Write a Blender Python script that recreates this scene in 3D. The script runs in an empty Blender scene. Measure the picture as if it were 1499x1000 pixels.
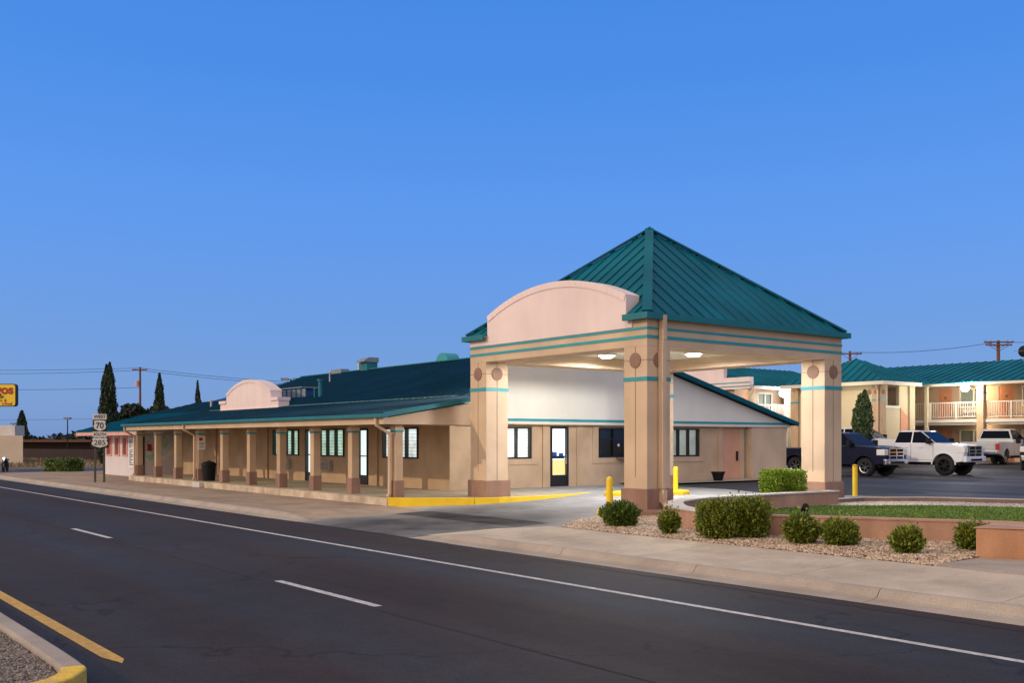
import bpy, bmesh, math, random
import numpy as np
from mathutils import Vector, Matrix
random.seed(7); RNG = np.random.default_rng(7)
C = bpy.context.scene.collection
PI = math.pi
R = math.radians

# ------------------------------------------------------------------ materials
M = {}
def nt(name):
    m = bpy.data.materials.new(name); m.use_nodes = True
    t = m.node_tree; b = t.nodes['Principled BSDF']; M[name] = m
    return m, t, b
def mat(name, col, rough=.8, var=.12, scale=3., bump=.0, bscale=60., metal=0., col2=None, fine=.0, coat=0., spec=None):
    """colour with large-scale variation, fine grain and bump, all in object-free world coordinates"""
    m, t, b = nt(name); N, L = t.nodes, t.links
    geo = N.new('ShaderNodeNewGeometry')
    n1 = N.new('ShaderNodeTexNoise'); n1.inputs['Scale'].default_value = scale; n1.inputs['Detail'].default_value = 6
    L.new(geo.outputs['Position'], n1.inputs['Vector'])
    r = N.new('ShaderNodeValToRGB'); L.new(n1.outputs['Fac'], r.inputs['Fac'])
    c = Vector(col); c2 = Vector(col2) if col2 else c * (1 - var)
    c1 = c if col2 else c * (1 + var)
    r.color_ramp.elements[0].position = .32; r.color_ramp.elements[1].position = .68
    r.color_ramp.elements[0].color = (*c2, 1); r.color_ramp.elements[1].color = (*c1, 1)
    out = r.outputs['Color']
    if fine:
        n2 = N.new('ShaderNodeTexNoise'); n2.inputs['Scale'].default_value = bscale; n2.inputs['Detail'].default_value = 3
        L.new(geo.outputs['Position'], n2.inputs['Vector'])
        mr = N.new('ShaderNodeMapRange'); mr.inputs[1].default_value = .3; mr.inputs[2].default_value = .7
        mr.inputs[3].default_value = 1 - fine; mr.inputs[4].default_value = 1 + fine
        L.new(n2.outputs['Fac'], mr.inputs[0])
        mx = N.new('ShaderNodeMix'); mx.data_type = 'RGBA'; mx.blend_type = 'MULTIPLY'; mx.inputs[0].default_value = 1
        L.new(out, mx.inputs[6]); L.new(mr.outputs[0], mx.inputs[7]); out = mx.outputs[2]
    if 'stucco' in name or name in ('terracotta','rust_block','parapet_pink','brown_base'):
        mp = N.new('ShaderNodeMapping'); mp.inputs['Scale'].default_value = (3, 3, .5); L.new(geo.outputs['Position'], mp.inputs['Vector'])
        n4 = N.new('ShaderNodeTexNoise'); n4.inputs['Scale'].default_value = 1.; n4.inputs['Detail'].default_value = 5; L.new(mp.outputs[0], n4.inputs['Vector'])
        m4 = N.new('ShaderNodeMapRange'); m4.inputs[1].default_value = .35; m4.inputs[2].default_value = .7; m4.inputs[3].default_value = 1.02; m4.inputs[4].default_value = 1. if name=='white_stucco' else .965 if 'stucco' in name or 'pink' in name else .80; L.new(n4.outputs['Fac'], m4.inputs[0])
        x4 = N.new('ShaderNodeMix'); x4.data_type = 'RGBA'; x4.blend_type = 'MULTIPLY'; x4.inputs[0].default_value = 1; L.new(out, x4.inputs[6]); L.new(m4.outputs[0], x4.inputs[7]); out = x4.outputs[2]
    L.new(out, b.inputs['Base Color'])
    b.inputs['Roughness'].default_value = rough; b.inputs['Metallic'].default_value = metal
    if spec is not None: b.inputs['Specular IOR Level'].default_value = spec
    if coat: b.inputs['Coat Weight'].default_value = coat; b.inputs['Coat Roughness'].default_value = .05
    if bump:
        n3 = N.new('ShaderNodeTexNoise'); n3.inputs['Scale'].default_value = bscale; n3.inputs['Detail'].default_value = 4
        L.new(geo.outputs['Position'], n3.inputs['Vector'])
        bp = N.new('ShaderNodeBump'); bp.inputs['Strength'].default_value = bump; bp.inputs['Distance'].default_value = .02
        L.new(n3.outputs['Fac'], bp.inputs['Height']); L.new(bp.outputs['Normal'], b.inputs['Normal'])
    return m
def emis(name, col, strength):
    m, t, b = nt(name)
    b.inputs['Base Color'].default_value = (*[min(.8, x) for x in col], 1)
    b.inputs['Emission Color'].default_value = (*col, 1); b.inputs['Emission Strength'].default_value = strength
    return m
def leafmat(name, dark, light, trans=.25):
    m, t, b = nt(name); N, L = t.nodes, t.links
    geo = N.new('ShaderNodeNewGeometry')
    n1 = N.new('ShaderNodeTexNoise'); n1.inputs['Scale'].default_value = 5; L.new(geo.outputs['Position'], n1.inputs['Vector'])
    wn = N.new('ShaderNodeTexWhiteNoise'); wn.noise_dimensions = '1D'
    L.new(geo.outputs['Random Per Island'], wn.inputs['W'])
    ad = N.new('ShaderNodeMath'); ad.operation = 'ADD'; L.new(n1.outputs['Fac'], ad.inputs[0]); L.new(wn.outputs['Value'], ad.inputs[1])
    hf = N.new('ShaderNodeMath'); hf.operation = 'MULTIPLY'; hf.inputs[1].default_value = .5; L.new(ad.outputs[0], hf.inputs[0])
    r = N.new('ShaderNodeValToRGB'); L.new(hf.outputs[0], r.inputs['Fac'])
    r.color_ramp.elements[0].position = .25; r.color_ramp.elements[1].position = .8
    r.color_ramp.elements[0].color = (*dark, 1); r.color_ramp.elements[1].color = (*light, 1)
    L.new(r.outputs['Color'], b.inputs['Base Color']); b.inputs['Roughness'].default_value = .55
    return m

mat('stucco', (.52, .375, .25), .9, .12, 1.2, .35, 70, fine=.06)
mat('stucco_pale', (.60, .45, .32), .9, .10, 1.0, .35, 70, fine=.05)
mat('parapet_pink', (.79, .655, .66), .9, .06, .8, .3, 70, fine=.04)
mat('white_stucco', (.76, .735, .67), .9, .04, .7, .2, 70, fine=.03)
mat('brown_base', (.30, .18, .135), .85, .1, 2, .3, 60, fine=.06)
mat('roundel', (.27, .16, .12), .85, .1, 4, .3, 60)
mat('groove', (.24, .15, .11), .9, .05)
mat('teal_trim', (.03, .30, .36), .55, .08, 3)
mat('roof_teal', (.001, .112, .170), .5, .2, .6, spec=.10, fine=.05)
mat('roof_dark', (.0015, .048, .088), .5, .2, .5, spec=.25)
mat('gutter', (.015, .16, .20), .5, .1, 2, spec=.3)
mat('flashing', (.09, .20, .19), .6, .3, 3)
mat('black_frame', (.012, .012, .013), .4, .1)
mat('salmon', (.62, .32, .21), .8, .06, 2)
mat('pink_wall', (.66, .61, .65), .85, .04, 1, .2, 60)
mat('pink_trim', (.64, .35, .31), .8, .08, 2)
mat('red_frame', (.40, .11, .09), .8, .1)
mat('concrete', (.44, .38, .32), .9, .12, .9, .25, 90, fine=.10)
mat('slab_side', (.50, .41, .32), .95, .28, 2.2, .4, 40, fine=.12)
mat('kerb', (.35, .30, .265), .95, .14, 1.5, .4, 50, fine=.12)
mat('cap', (.55, .52, .50), .9, .08, 2, .2, 60)
mat('terracotta', (.46, .27, .19), .88, .16, 1.6, .4, 45, fine=.07)
mat('rust_block', (.50, .26, .15), .88, .10, 1.6, .4, 45, fine=.05)
mat('yellow', (.86, .58, .015), .6, .06, 3, .1, 60)
mat('white_paint', (.80, .78, .78), .6, .05, 5)
mat('metal', (.42, .42, .42), .35, .08, 3, metal=.9)
mat('galv', (.45, .46, .46), .5, .1, 6, metal=.4)
mat('chrome', (.75, .76, .78), .12, .02, metal=1)
mat('tyre', (.012, .012, .013), .85, .1)
mat('black_plastic', (.008, .008, .010), .6, .05, spec=.2)
mat('bark', (.085, .055, .04), .95, .25, 8, .5, 30)
mat('wood_pole', (.16, .075, .045), .95, .2, 5, .3, 30)
mat('wire', (.03, .03, .035), .7, .0)
mat('sign_white', (.78, .74, .66), .5, .04)
mat('sign_black', (.01, .01, .01), .5, .0)
mat('post_olive', (.085, .075, .05), .7, .15, 5)
mat('blue_box', (.02, .10, .30), .5, .1)
mat('equip_grey', (.20, .24, .26), .5, .1)
mat('gravel_base', (.30, .21, .15), .95, .3, 9, .6, 50, col2=(.18, .13, .10), fine=.3)
mat('median_base', (.20, .16, .13), .95, .3, 9, .6, 50, fine=.3)
mat('soil', (.18, .12, .08), .95, .2, 4, .5, 40)
mat('dry_ground', (.28, .20, .12), .95, .25, .6, .4, 20, fine=.15)
mat('beige_wall', (.50, .42, .34), .9, .06, .6, .2, 40)
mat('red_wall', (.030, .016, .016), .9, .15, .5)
mat('rock', (.50, .36, .28), .9, .12, 8, .4, 30)
mat('paint_navy', (.003, .006, .028), .3, .05, coat=.25, spec=.3)
mat('paint_white', (.66, .70, .80), .3, .02, coat=.5)
mat('paint_silver', (.46, .50, .55), .3, .04, coat=.4)
mat('paint_black', (.008, .01, .015), .25, .05, coat=.7)
mat('tint_glass', (.003, .005, .014), .08, .0).node_tree.nodes['Principled BSDF'].inputs['IOR'].default_value = 1.14
mat('rim_grey', (.30, .30, .32), .3, .05, metal=.8)
mat('tail_red', (.45, .015, .02), .3, .05)
mat('lens', (.70, .72, .75), .15, .05, spec=.8)
mat('sign_yellow', (.90, .62, .03), .4, .03)
mat('sign_red', (.35, .03, .015), .5, .0)
mat('sign_green', (.02, .12, .03), .5, .0)
mat('motel_wall', (.50, .355, .24), .9, .08, 1, .2, 60)
mat('motel_cream', (.62, .54, .38), .9, .05, 1, .2, 60)
mat('motel_door', (.62, .26, .13), .75, .06, 2)
mat('slab_grey', (.30, .28, .27), .85, .08, 2)
mat('rail_white', (.62, .57, .50), .6, .03)
mat('curtain', (.24, .27, .23), .8, .15, 12)
mat('win_frame', (.72, .70, .62), .5, .03)
mat('room_dark', (.035, .045, .05), .25, .1, 3, spec=.6)
mat('poster', (.72, .74, .78), .6, .03)
emis('lamp_white', (1., .97, .92), 16)
emis('wallpack', (.95, .98, 1.), 60)
emis('warm_lamp', (1., .86, .55), 14)
emis('room_lit', (.85, 1., .90), 1.05)
emis('door_lit', (.82, 1., .96), .80)
emis('office_lit', (.92, .97, 1.0), .78)
emis('amber_lit', (1., .72, .30), .38)
leafmat('leaf_shrub', (.035, .065, .008), (.28, .33, .03))
leafmat('leaf_dark', (.025, .055, .008), (.15, .23, .028))
leafmat('leaf_hedge', (.09, .18, .012), (.36, .50, .05))
leafmat('leaf_cypress', (.008, .020, .010), (.035, .065, .025))
leafmat('leaf_tree', (.006, .014, .010), (.022, .038, .020))
leafmat('leaf_cone', (.02, .05, .02), (.12, .19, .07))
leafmat('grass', (.05, .11, .012), (.17, .28, .035))
leafmat('dry_grass', (.16, .12, .06), (.34, .26, .14))
leafmat('pebble', (.16, .09, .055), (.78, .62, .46))
leafmat('pebble_white', (.36, .33, .30), (.70, .66, .60))
leafmat('pebble_grey', (.09, .075, .065), (.34, .28, .24))

# blinds: slats behind the glass of a lit room
def blind(name, col, s, dark=.55, k=52):
    m, t, b = nt(name); N, L = t.nodes, t.links
    geo = N.new('ShaderNodeNewGeometry'); sp = N.new('ShaderNodeSeparateXYZ'); L.new(geo.outputs['Position'], sp.inputs[0])
    mu = N.new('ShaderNodeMath'); mu.operation = 'MULTIPLY'; mu.inputs[1].default_value = k; L.new(sp.outputs['Z'], mu.inputs[0])
    si = N.new('ShaderNodeMath'); si.operation = 'SINE'; L.new(mu.outputs[0], si.inputs[0])
    n1 = N.new('ShaderNodeTexNoise'); n1.inputs['Scale'].default_value = 2.2; L.new(geo.outputs['Position'], n1.inputs['Vector'])
    mr = N.new('ShaderNodeMapRange'); mr.inputs[1].default_value = -1; mr.inputs[2].default_value = 1
    mr.inputs[3].default_value = dark; mr.inputs[4].default_value = 1; L.new(si.outputs[0], mr.inputs[0])
    m2 = N.new('ShaderNodeMath'); m2.operation = 'MULTIPLY'; L.new(mr.outputs[0], m2.inputs[0]); L.new(n1.outputs['Fac'], m2.inputs[1])
    m3 = N.new('ShaderNodeMath'); m3.operation = 'MULTIPLY'; m3.inputs[1].default_value = s * 2; L.new(m2.outputs[0], m3.inputs[0])
    b.inputs['Base Color'].default_value = (.6, .6, .55, 1)
    b.inputs['Emission Color'].default_value = (*col, 1); L.new(m3.outputs[0], b.inputs['Emission Strength'])
blind('blind_green', (.62, .92, .72), .62, .5)
blind('blind_white', (.86, .93, .92), .8, .6)
blind('curtain_pale', (.55, .60, .52), .28, .95, 1)
# glazing: reflection over a clear pane
m, t, b = nt('glass'); tr = t.nodes.new('ShaderNodeBsdfTransparent'); gl = t.nodes.new('ShaderNodeBsdfGlossy'); gl.inputs['Roughness'].default_value = .03
tr.inputs['Color'].default_value = (.92, .95, .94, 1)
fr = t.nodes.new('ShaderNodeFresnel'); mx = t.nodes.new('ShaderNodeMixShader')
t.links.new(fr.outputs[0], mx.inputs[0]); t.links.new(tr.outputs[0], mx.inputs[1]); t.links.new(gl.outputs[0], mx.inputs[2])
t.links.new(mx.outputs[0], t.nodes['Material Output'].inputs['Surface'])
# asphalt: lengthwise wheel-worn bands along X, aggregate grain, cracks
def asphalt(name, base, band, amp=.35, crack=True, cool=(1, 1, 1), rough=.78, freq=1.75):
    m, t, b = nt(name); N, L = t.nodes, t.links
    geo = N.new('ShaderNodeNewGeometry')
    def noise(scale, vec=None, detail=5):
        n = N.new('ShaderNodeTexNoise'); n.inputs['Scale'].default_value = scale; n.inputs['Detail'].default_value = detail
        L.new(vec or geo.outputs['Position'], n.inputs['Vector']); return n.outputs['Fac']
    mp = N.new('ShaderNodeMapping'); mp.inputs['Scale'].default_value = (.035, .75, 1); L.new(geo.outputs['Position'], mp.inputs['Vector'])
    bands = noise(1.0, mp.outputs[0], 3); big = noise(.18); grain = noise(60, None, 4); mid = noise(2.2)
    def mr(v, lo, hi, a=.3, bb=.7):
        n = N.new('ShaderNodeMapRange'); n.inputs[1].default_value = a; n.inputs[2].default_value = bb; n.inputs[3].default_value = lo; n.inputs[4].default_value = hi
        L.new(v, n.inputs[0]); return n.outputs[0]
    def mul(a, bb):
        n = N.new('ShaderNodeMath'); n.operation = 'MULTIPLY'; L.new(a, n.inputs[0]); L.new(bb, n.inputs[1]); return n.outputs[0]
    fleck = noise(14, None, 3)
    v = mul(mul(mr(bands, 1 - amp, 1 + amp), mr(big, .85, 1.15)), mul(mr(grain, .6, 1.4), mul(mr(mid, .90, 1.10), mr(fleck, .90, 1.12))))
    if crack:
        vo = N.new('ShaderNodeTexVoronoi'); vo.feature = 'DISTANCE_TO_EDGE'; vo.inputs['Scale'].default_value = .14
        wn = N.new('ShaderNodeTexNoise'); wn.inputs['Scale'].default_value = .9; wn.inputs['Detail'].default_value = 5
        L.new(geo.outputs['Position'], wn.inputs['Vector'])
        va = N.new('ShaderNodeVectorMath'); va.operation = 'MULTIPLY_ADD'; va.inputs[1].default_value = (2.2, 2.2, 0)
        L.new(wn.outputs['Color'], va.inputs[0]); L.new(geo.outputs['Position'], va.inputs[2]); L.new(va.outputs[0], vo.inputs['Vector'])
        v = mul(v, mr(vo.outputs['Distance'], .50, 1., .0, .006))
    mxx = N.new('ShaderNodeMix'); mxx.data_type = 'RGBA'; mxx.inputs[6].default_value = (*base, 1); mxx.inputs[7].default_value = (*band, 1)
    L.new(mr(bands, 0, 1, .36, .62), mxx.inputs[0])
    mm = N.new('ShaderNodeMix'); mm.data_type = 'RGBA'; mm.blend_type = 'MULTIPLY'; mm.inputs[0].default_value = 1
    L.new(mxx.outputs[2], mm.inputs[6]); L.new(v, mm.inputs[7]); L.new(mm.outputs[2], b.inputs['Base Color'])
    b.inputs['Roughness'].default_value = rough; b.inputs['Specular IOR Level'].default_value = .14
    bp = N.new('ShaderNodeBump'); bp.inputs['Strength'].default_value = .35; bp.inputs['Distance'].default_value = .01
    L.new(grain, bp.inputs['Height']); L.new(bp.outputs[0], b.inputs['Normal'])
asphalt('asphalt', (.048, .036, .036), (.026, .028, .036), .40)
asphalt('lot_asphalt', (.040, .040, .048), (.070, .070, .080), .25, rough=.6)
# driveway and pavement concrete: expansion joints, tyre-darkened sweep
def paving(name, col, joint, stain, jx=1.5, jy=1.9):
    m, t, b = nt(name); N, L = t.nodes, t.links
    geo = N.new('ShaderNodeNewGeometry'); sp = N.new('ShaderNodeSeparateXYZ'); L.new(geo.outputs['Position'], sp.inputs[0])
    def noise(scale, detail=5):
        n = N.new('ShaderNodeTexNoise'); n.inputs['Scale'].default_value = scale; n.inputs['Detail'].default_value = detail
        L.new(geo.outputs['Position'], n.inputs['Vector']); return n.outputs['Fac']
    def op(o, a, bb=None, val=None):
        n = N.new('ShaderNodeMath'); n.operation = o
        L.new(a, n.inputs[0])
        if bb is not None: L.new(bb, n.inputs[1])
        elif val is not None: n.inputs[1].default_value = val
        return n.outputs[0]
    def mr(v, lo, hi, a=.3, bb=.7):
        n = N.new('ShaderNodeMapRange'); n.inputs[1].default_value = a; n.inputs[2].default_value = bb; n.inputs[3].default_value = lo; n.inputs[4].default_value = hi
        L.new(v, n.inputs[0]); return n.outputs[0]
    v = op('MULTIPLY', mr(noise(.45), .82, 1.14), mr(noise(60, 3), .85, 1.15)); v = op('MULTIPLY', v, mr(noise(7, 2), 1., .78, .66, .74)); v = op('MULTIPLY', v, mr(noise(1.4, 8), 1.05, .90, .45, .62))
    v = op('MULTIPLY', v, mr(noise(3.), .93, 1.07))
    if joint:
        for ax, per in (('X', jx),):
            pp = op('PINGPONG', sp.outputs[ax], val=per / 2)
            v = op('MULTIPLY', v, mr(pp, .62, 1, .0, .02))
    mxx = N.new('ShaderNodeMix'); mxx.data_type = 'RGBA'; mxx.inputs[6].default_value = (*col, 1); mxx.inputs[7].default_value = (.045, .045, .052, 1)
    if stain:   # rubber and oil from cars turning in: a band that curves in from the street
        yy = op('SUBTRACT', sp.outputs['Y'], val=11.5)
        y2 = op('MULTIPLY', yy, yy); y2 = op('MULTIPLY', y2, val=.018)
        xx = op('ADD', sp.outputs['X'], y2); xx = op('ADD', xx, val=20.7)
        xx = op('ADD', xx, op('MULTIPLY', noise(.7, 4), val=1.3)); xx = op('SUBTRACT', xx, val=.65)
        ax_ = op('ABSOLUTE', xx)
        k = mr(ax_, 1, 0, 1.6, 4.2)
        ky = mr(sp.outputs['Y'], 1, .12, 15.0, 22.)
        k = op('MULTIPLY', k, ky); k = op('MULTIPLY', k, mr(noise(.9, 6), .7, 1.))
        L.new(k, mxx.inputs[0])
    else: mxx.inputs[0].default_value = 0
    mm = N.new('ShaderNodeMix'); mm.data_type = 'RGBA'; mm.blend_type = 'MULTIPLY'; mm.inputs[0].default_value = 1
    L.new(mxx.outputs[2], mm.inputs[6]); L.new(v, mm.inputs[7]); L.new(mm.outputs[2], b.inputs['Base Color'])
    b.inputs['Roughness'].default_value = .85; b.inputs['Specular IOR Level'].default_value = .12
    bp = N.new('ShaderNodeBump'); bp.inputs['Strength'].default_value = .2; bp.inputs['Distance'].default_value = .01
    L.new(noise(80, 2), bp.inputs['Height']); L.new(bp.outputs[0], b.inputs['Normal'])
paving('sidewalk_conc', (.50, .425, .35), True, False, 3.0)
paving('drive_conc', (.36, .36, .37), False, True)
paving('porch_conc', (.42, .37, .28), True, False, 2.63)
# faded desert mural (abstract hills and scrub)
m, t, b = nt('mural'); N, L = t.nodes, t.links
geo = N.new('ShaderNodeNewGeometry'); n1 = N.new('ShaderNodeTexNoise'); n1.inputs['Scale'].default_value = 2.6; n1.inputs['Detail'].default_value = 7
L.new(geo.outputs['Position'], n1.inputs['Vector']); r = N.new('ShaderNodeValToRGB'); L.new(n1.outputs['Fac'], r.inputs['Fac'])
cr = r.color_ramp; cr.elements[0].position = .3; cr.elements[0].color = (.36, .46, .30, 1); cr.elements[1].position = .7; cr.elements[1].color = (.78, .70, .52, 1)
for p, c in ((.42, (.42, .60, .50, 1)), (.50, (.66, .74, .72, 1)), (.57, (.46, .58, .72, 1)), (.62, (.80, .78, .66, 1))):
    e = cr.elements.new(p); e.color = c
L.new(r.outputs['Color'], b.inputs['Base Color']); b.inputs['Roughness'].default_value = .8

# ------------------------------------------------------------------ mesh helpers
class MB:
    def __init__(s): s.v = []; s.f = []
    def add(s, vs, fs):
        o = len(s.v); s.v += [tuple(v) for v in vs]; s.f += [tuple(i + o for i in f) for f in fs]; return s
    def box(s, x0, x1, y0, y1, z0, z1):
        return s.add([(x0,y0,z0),(x1,y0,z0),(x1,y1,z0),(x0,y1,z0),(x0,y0,z1),(x1,y0,z1),(x1,y1,z1),(x0,y1,z1)],
                     [(0,3,2,1),(4,5,6,7),(0,1,5,4),(1,2,6,5),(2,3,7,6),(3,0,4,7)])
    def frustum(s, b0, z0, b1, z1):
        (a,b,c,d),(e,f,g,h) = b0, b1
        return s.add([(a,c,z0),(b,c,z0),(b,d,z0),(a,d,z0),(e,g,z1),(f,g,z1),(f,h,z1),(e,h,z1)],
                     [(0,3,2,1),(4,5,6,7),(0,1,5,4),(1,2,6,5),(2,3,7,6),(3,0,4,7)])
    def prism(s, pts, vec):
        """planar polygon (3d pts) swept by vec"""
        n = len(pts); a = [Vector(p) for p in pts]; v = Vector(vec); b = [p + v for p in a]
        fs = [tuple(range(n))[::-1], tuple(range(n, 2 * n))] + [(i, (i+1) % n, n + (i+1) % n, n + i) for i in range(n)]
        return s.add(a + b, fs)
    def beam(s, p, q, w, h, up=(0,0,1)):
        p, q = Vector(p), Vector(q); d = (q - p).normalized(); u = Vector(up)
        if abs(d.dot(u)) > .98: u = Vector((0, 1, 0))
        x = d.cross(u).normalized(); y = x.cross(d).normalized()
        c = [x*w/2 + y*h/2, -x*w/2 + y*h/2, -x*w/2 - y*h/2, x*w/2 - y*h/2]
        return s.add([p + k for k in c] + [q + k for k in c], [(0,1,2,3),(7,6,5,4),(0,4,5,1),(1,5,6,2),(2,6,7,3),(3,7,4,0)])
    def tube(s, p, q, r0, r1=None, n=12, caps=True):
        r1 = r0 if r1 is None else r1
        p, q = Vector(p), Vector(q); d = (q - p).normalized(); u = Vector((0,0,1)) if abs(d.z) < .95 else Vector((0,1,0))
        x = d.cross(u).normalized(); y = x.cross(d).normalized(); vs = []
        for c, r in ((p, r0), (q, r1)):
            vs += [c + x*r*math.cos(2*PI*i/n) + y*r*math.sin(2*PI*i/n) for i in range(n)]
        fs = [(i, (i+1) % n, n + (i+1) % n, n + i) for i in range(n)]
        if caps: fs += [tuple(range(n))[::-1], tuple(range(n, 2*n))]
        return s.add(vs, fs)
    def path(s, pts, r, n=8):
        for a, b in zip(pts, pts[1:]): s.tube(a, b, r, r, n)
        return s
    def build(s, name, m, parent=None, bevel=0, smooth=False, recalc=True):
        me = bpy.data.meshes.new(name); me.from_pydata(s.v, [], s.f); me.update()
        if recalc:
            bm = bmesh.new(); bm.from_mesh(me); bmesh.ops.recalc_face_normals(bm, faces=bm.faces); bm.to_mesh(me); bm.free()
        if smooth:
            me.polygons.foreach_set('use_smooth', [True] * len(me.polygons))
            if hasattr(me, 'set_sharp_from_angle'): me.set_sharp_from_angle(angle=R(40))
        me.materials.append(M[m]); o = bpy.data.objects.new(name, me); C.objects.link(o)
        if parent: o.parent = parent
        if bevel:
            md = o.modifiers.new('bevel', 'BEVEL'); md.width = bevel; md.segments = 2; md.limit_method = 'ANGLE'; md.angle_limit = R(35)
        return o
def npmesh(name, V, F, m, parent=None):
    me = bpy.data.meshes.new(name); k = F.shape[1]
    me.vertices.add(len(V)); me.vertices.foreach_set('co', np.ascontiguousarray(V, dtype=np.float32).ravel())
    me.loops.add(F.size); me.loops.foreach_set('vertex_index', F.astype(np.int32).ravel())
    me.polygons.add(len(F)); me.polygons.foreach_set('loop_start', np.arange(0, F.size, k, dtype=np.int32))
    me.polygons.foreach_set('loop_total', np.full(len(F), k, dtype=np.int32)); me.update(calc_edges=True); me.validate()
    me.materials.append(M[m]); o = bpy.data.objects.new(name, me); C.objects.link(o)
    if parent: o.parent = parent
    return o
def tag(o, label=None, cat=None, group=None, kind=None):
    if label: o['label'] = label
    if cat: o['category'] = cat
    if group: o['group'] = group
    if kind: o['kind'] = kind
    return o
def empty(name, loc, label, cat, group=None, rz=0):
    o = bpy.data.objects.new(name, None); C.objects.link(o); o.location = loc; o.rotation_euler = (0, 0, rz); o.empty_display_size = .2
    return tag(o, label, cat, group)
def struct(o): o['kind'] = 'structure'; return o
def wparts(root):
    """children were modelled in world coordinates: keep them there under the root's origin"""
    def shift(o, off):
        for ch in o.children:
            if ch.type == 'MESH' and not ch.get('local'):
                ch.data.transform(Matrix.Translation(-off))
                for g in ch.children:
                    if g.type == 'MESH': g.data.transform(Matrix.Translation(-off))
    shift(root, Vector(root.location))
def copy_tree(o, parent=None):
    c = o.copy(); C.objects.link(c)
    if parent: c.parent = parent
    for ch in o.children: copy_tree(ch, c)
    return c
def leaves(name, P, size, m, parent=None, up=.0, aspect=1.8, dirs=None):
    """one small folded leaf (quad) per point; P is (n,3)"""
    n = len(P); d = RNG.normal(size=(n, 3)) if dirs is None else dirs + RNG.normal(size=(n, 3)) * .45
    d[:, 2] += up; d /= np.linalg.norm(d, axis=1)[:, None]
    e = RNG.normal(size=(n, 3)); e -= (e * d).sum(1)[:, None] * d; e /= np.linalg.norm(e, axis=1)[:, None]
    s = size * RNG.uniform(.6, 1.35, size=(n, 1))
    a = P - d * s * aspect / 2; c = P + d * s * aspect / 2
    V = np.stack([a, P + e * s / 2, c, P - e * s / 2], 1).reshape(-1, 3)
    return npmesh(name, V, np.arange(4 * n).reshape(-1, 4), m, parent)
def pebbles(name, P, size, m, parent=None):
    n = len(P); base = np.array([(1,0,0),(0,1,0),(-1,0,0),(0,-1,0),(0,0,.62),(0,0,-.5)], float)
    s = size * RNG.uniform(.45, 1.3, size=(n, 1, 3)); a = RNG.uniform(0, 2*PI, n); ca, sa = np.cos(a), np.sin(a)
    B = base[None] * s * RNG.uniform(.75, 1.25, size=(n, 6, 1))
    X = B[:, :, 0] * ca[:, None] - B[:, :, 1] * sa[:, None]; Y = B[:, :, 0] * sa[:, None] + B[:, :, 1] * ca[:, None]
    V = np.stack([X, Y, B[:, :, 2]], 2) + P[:, None, :]
    F = np.array([(0,1,4),(1,2,4),(2,3,4),(3,0,4),(1,0,5),(2,1,5),(3,2,5),(0,3,5)])
    FF = (F[None] + (np.arange(n) * 6)[:, None, None]).reshape(-1, 3)
    return npmesh(name, V.reshape(-1, 3), FF, m, parent)
def inpoly(P, poly):
    x, y = P[:, 0], P[:, 1]; r = np.zeros(len(P), bool); n = len(poly)
    for i in range(n):
        (x0, y0), (x1, y1) = poly[i], poly[(i+1) % n]
        c = ((y0 > y) != (y1 > y)); r ^= c & (x < (x1 - x0) * (y - y0) / ((y1 - y0) + 1e-12) + x0)
    return r
def scatter(poly, n, zf):
    xs = [p[0] for p in poly]; ys = [p[1] for p in poly]
    P = np.column_stack([RNG.uniform(min(xs), max(xs), n), RNG.uniform(min(ys), max(ys), n), np.zeros(n)])
    P = P[inpoly(P, poly)]; P[:, 2] = zf(P[:, 0], P[:, 1]) if callable(zf) else zf
    return P
def text(s, size, m, loc, rot, parent, name='lettering', sx=1., ext=.004, bold=.0, align='CENTER'):
    cu = bpy.data.curves.new('t', 'FONT'); cu.body = s; cu.size = size; cu.align_x = align; cu.align_y = 'CENTER'; cu.extrude = ext; cu.offset = bold
    o = bpy.data.objects.new('t', cu); C.objects.link(o); bpy.context.view_layer.update()
    me = bpy.data.meshes.new_from_object(o.evaluated_get(bpy.context.evaluated_depsgraph_get()))
    bpy.data.objects.remove(o); me.name = name
    me.transform(Matrix.Diagonal((sx, 1, 1, 1))); me.materials.clear(); me.materials.append(M[m])
    me.transform(Matrix.Translation(loc) @ rot.to_4x4())
    q = bpy.data.objects.new(name, me); C.objects.link(q); q.parent = parent; return q
def pos(r, d):   # metres to the right of and in front of the viewpoint
    return (.609 * r - .793 * d, .793 * r + .609 * d)

def roofplane(name, pts, m, parent, spacing=.42, th=.06, rib=.045, ribw=.035, bev=0, skip_ribs=False):
    """sheet-metal roof plane: slab plus standing seams running down the slope"""
    P = [Vector(p) for p in pts]
    n = sum(((P[i] - P[0]).cross(P[(i+1) % len(P)] - P[0]) for i in range(1, len(P) - 1)), Vector())
    n.normalize()
    if n.z < 0: n = -n
    mb = MB(); mb.prism([p - n * th for p in P], n * th)
    dn = (Vector((0,0,-1)) - n * n.dot(Vector((0,0,-1)))).normalized(); ac = n.cross(dn).normalized()
    us = [(p - P[0]).dot(ac) for p in P]; vs = [(p - P[0]).dot(dn) for p in P]
    u = min(us) + spacing * .5
    while u < max(us) and not skip_ribs:
        hits = []
        for i in range(len(P)):
            j = (i + 1) % len(P)
            if (us[i] - u) * (us[j] - u) < 0:
                t_ = (u - us[i]) / (us[j] - us[i]); hits.append(vs[i] + t_ * (vs[j] - vs[i]))
        hits.sort()
        for a, b_ in zip(hits[::2], hits[1::2]):
            if b_ - a > .08:
                mb.beam(P[0] + ac * u + dn * (a + .02) + n * rib / 2, P[0] + ac * u + dn * (b_ - .02) + n * rib / 2, ribw, rib, n)
        u += spacing
    return mb.build(name, m, parent)
def groove_lines(mb, face, a0, a1, z0, z1, c, eps=.004, w=.018):
    pass

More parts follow.
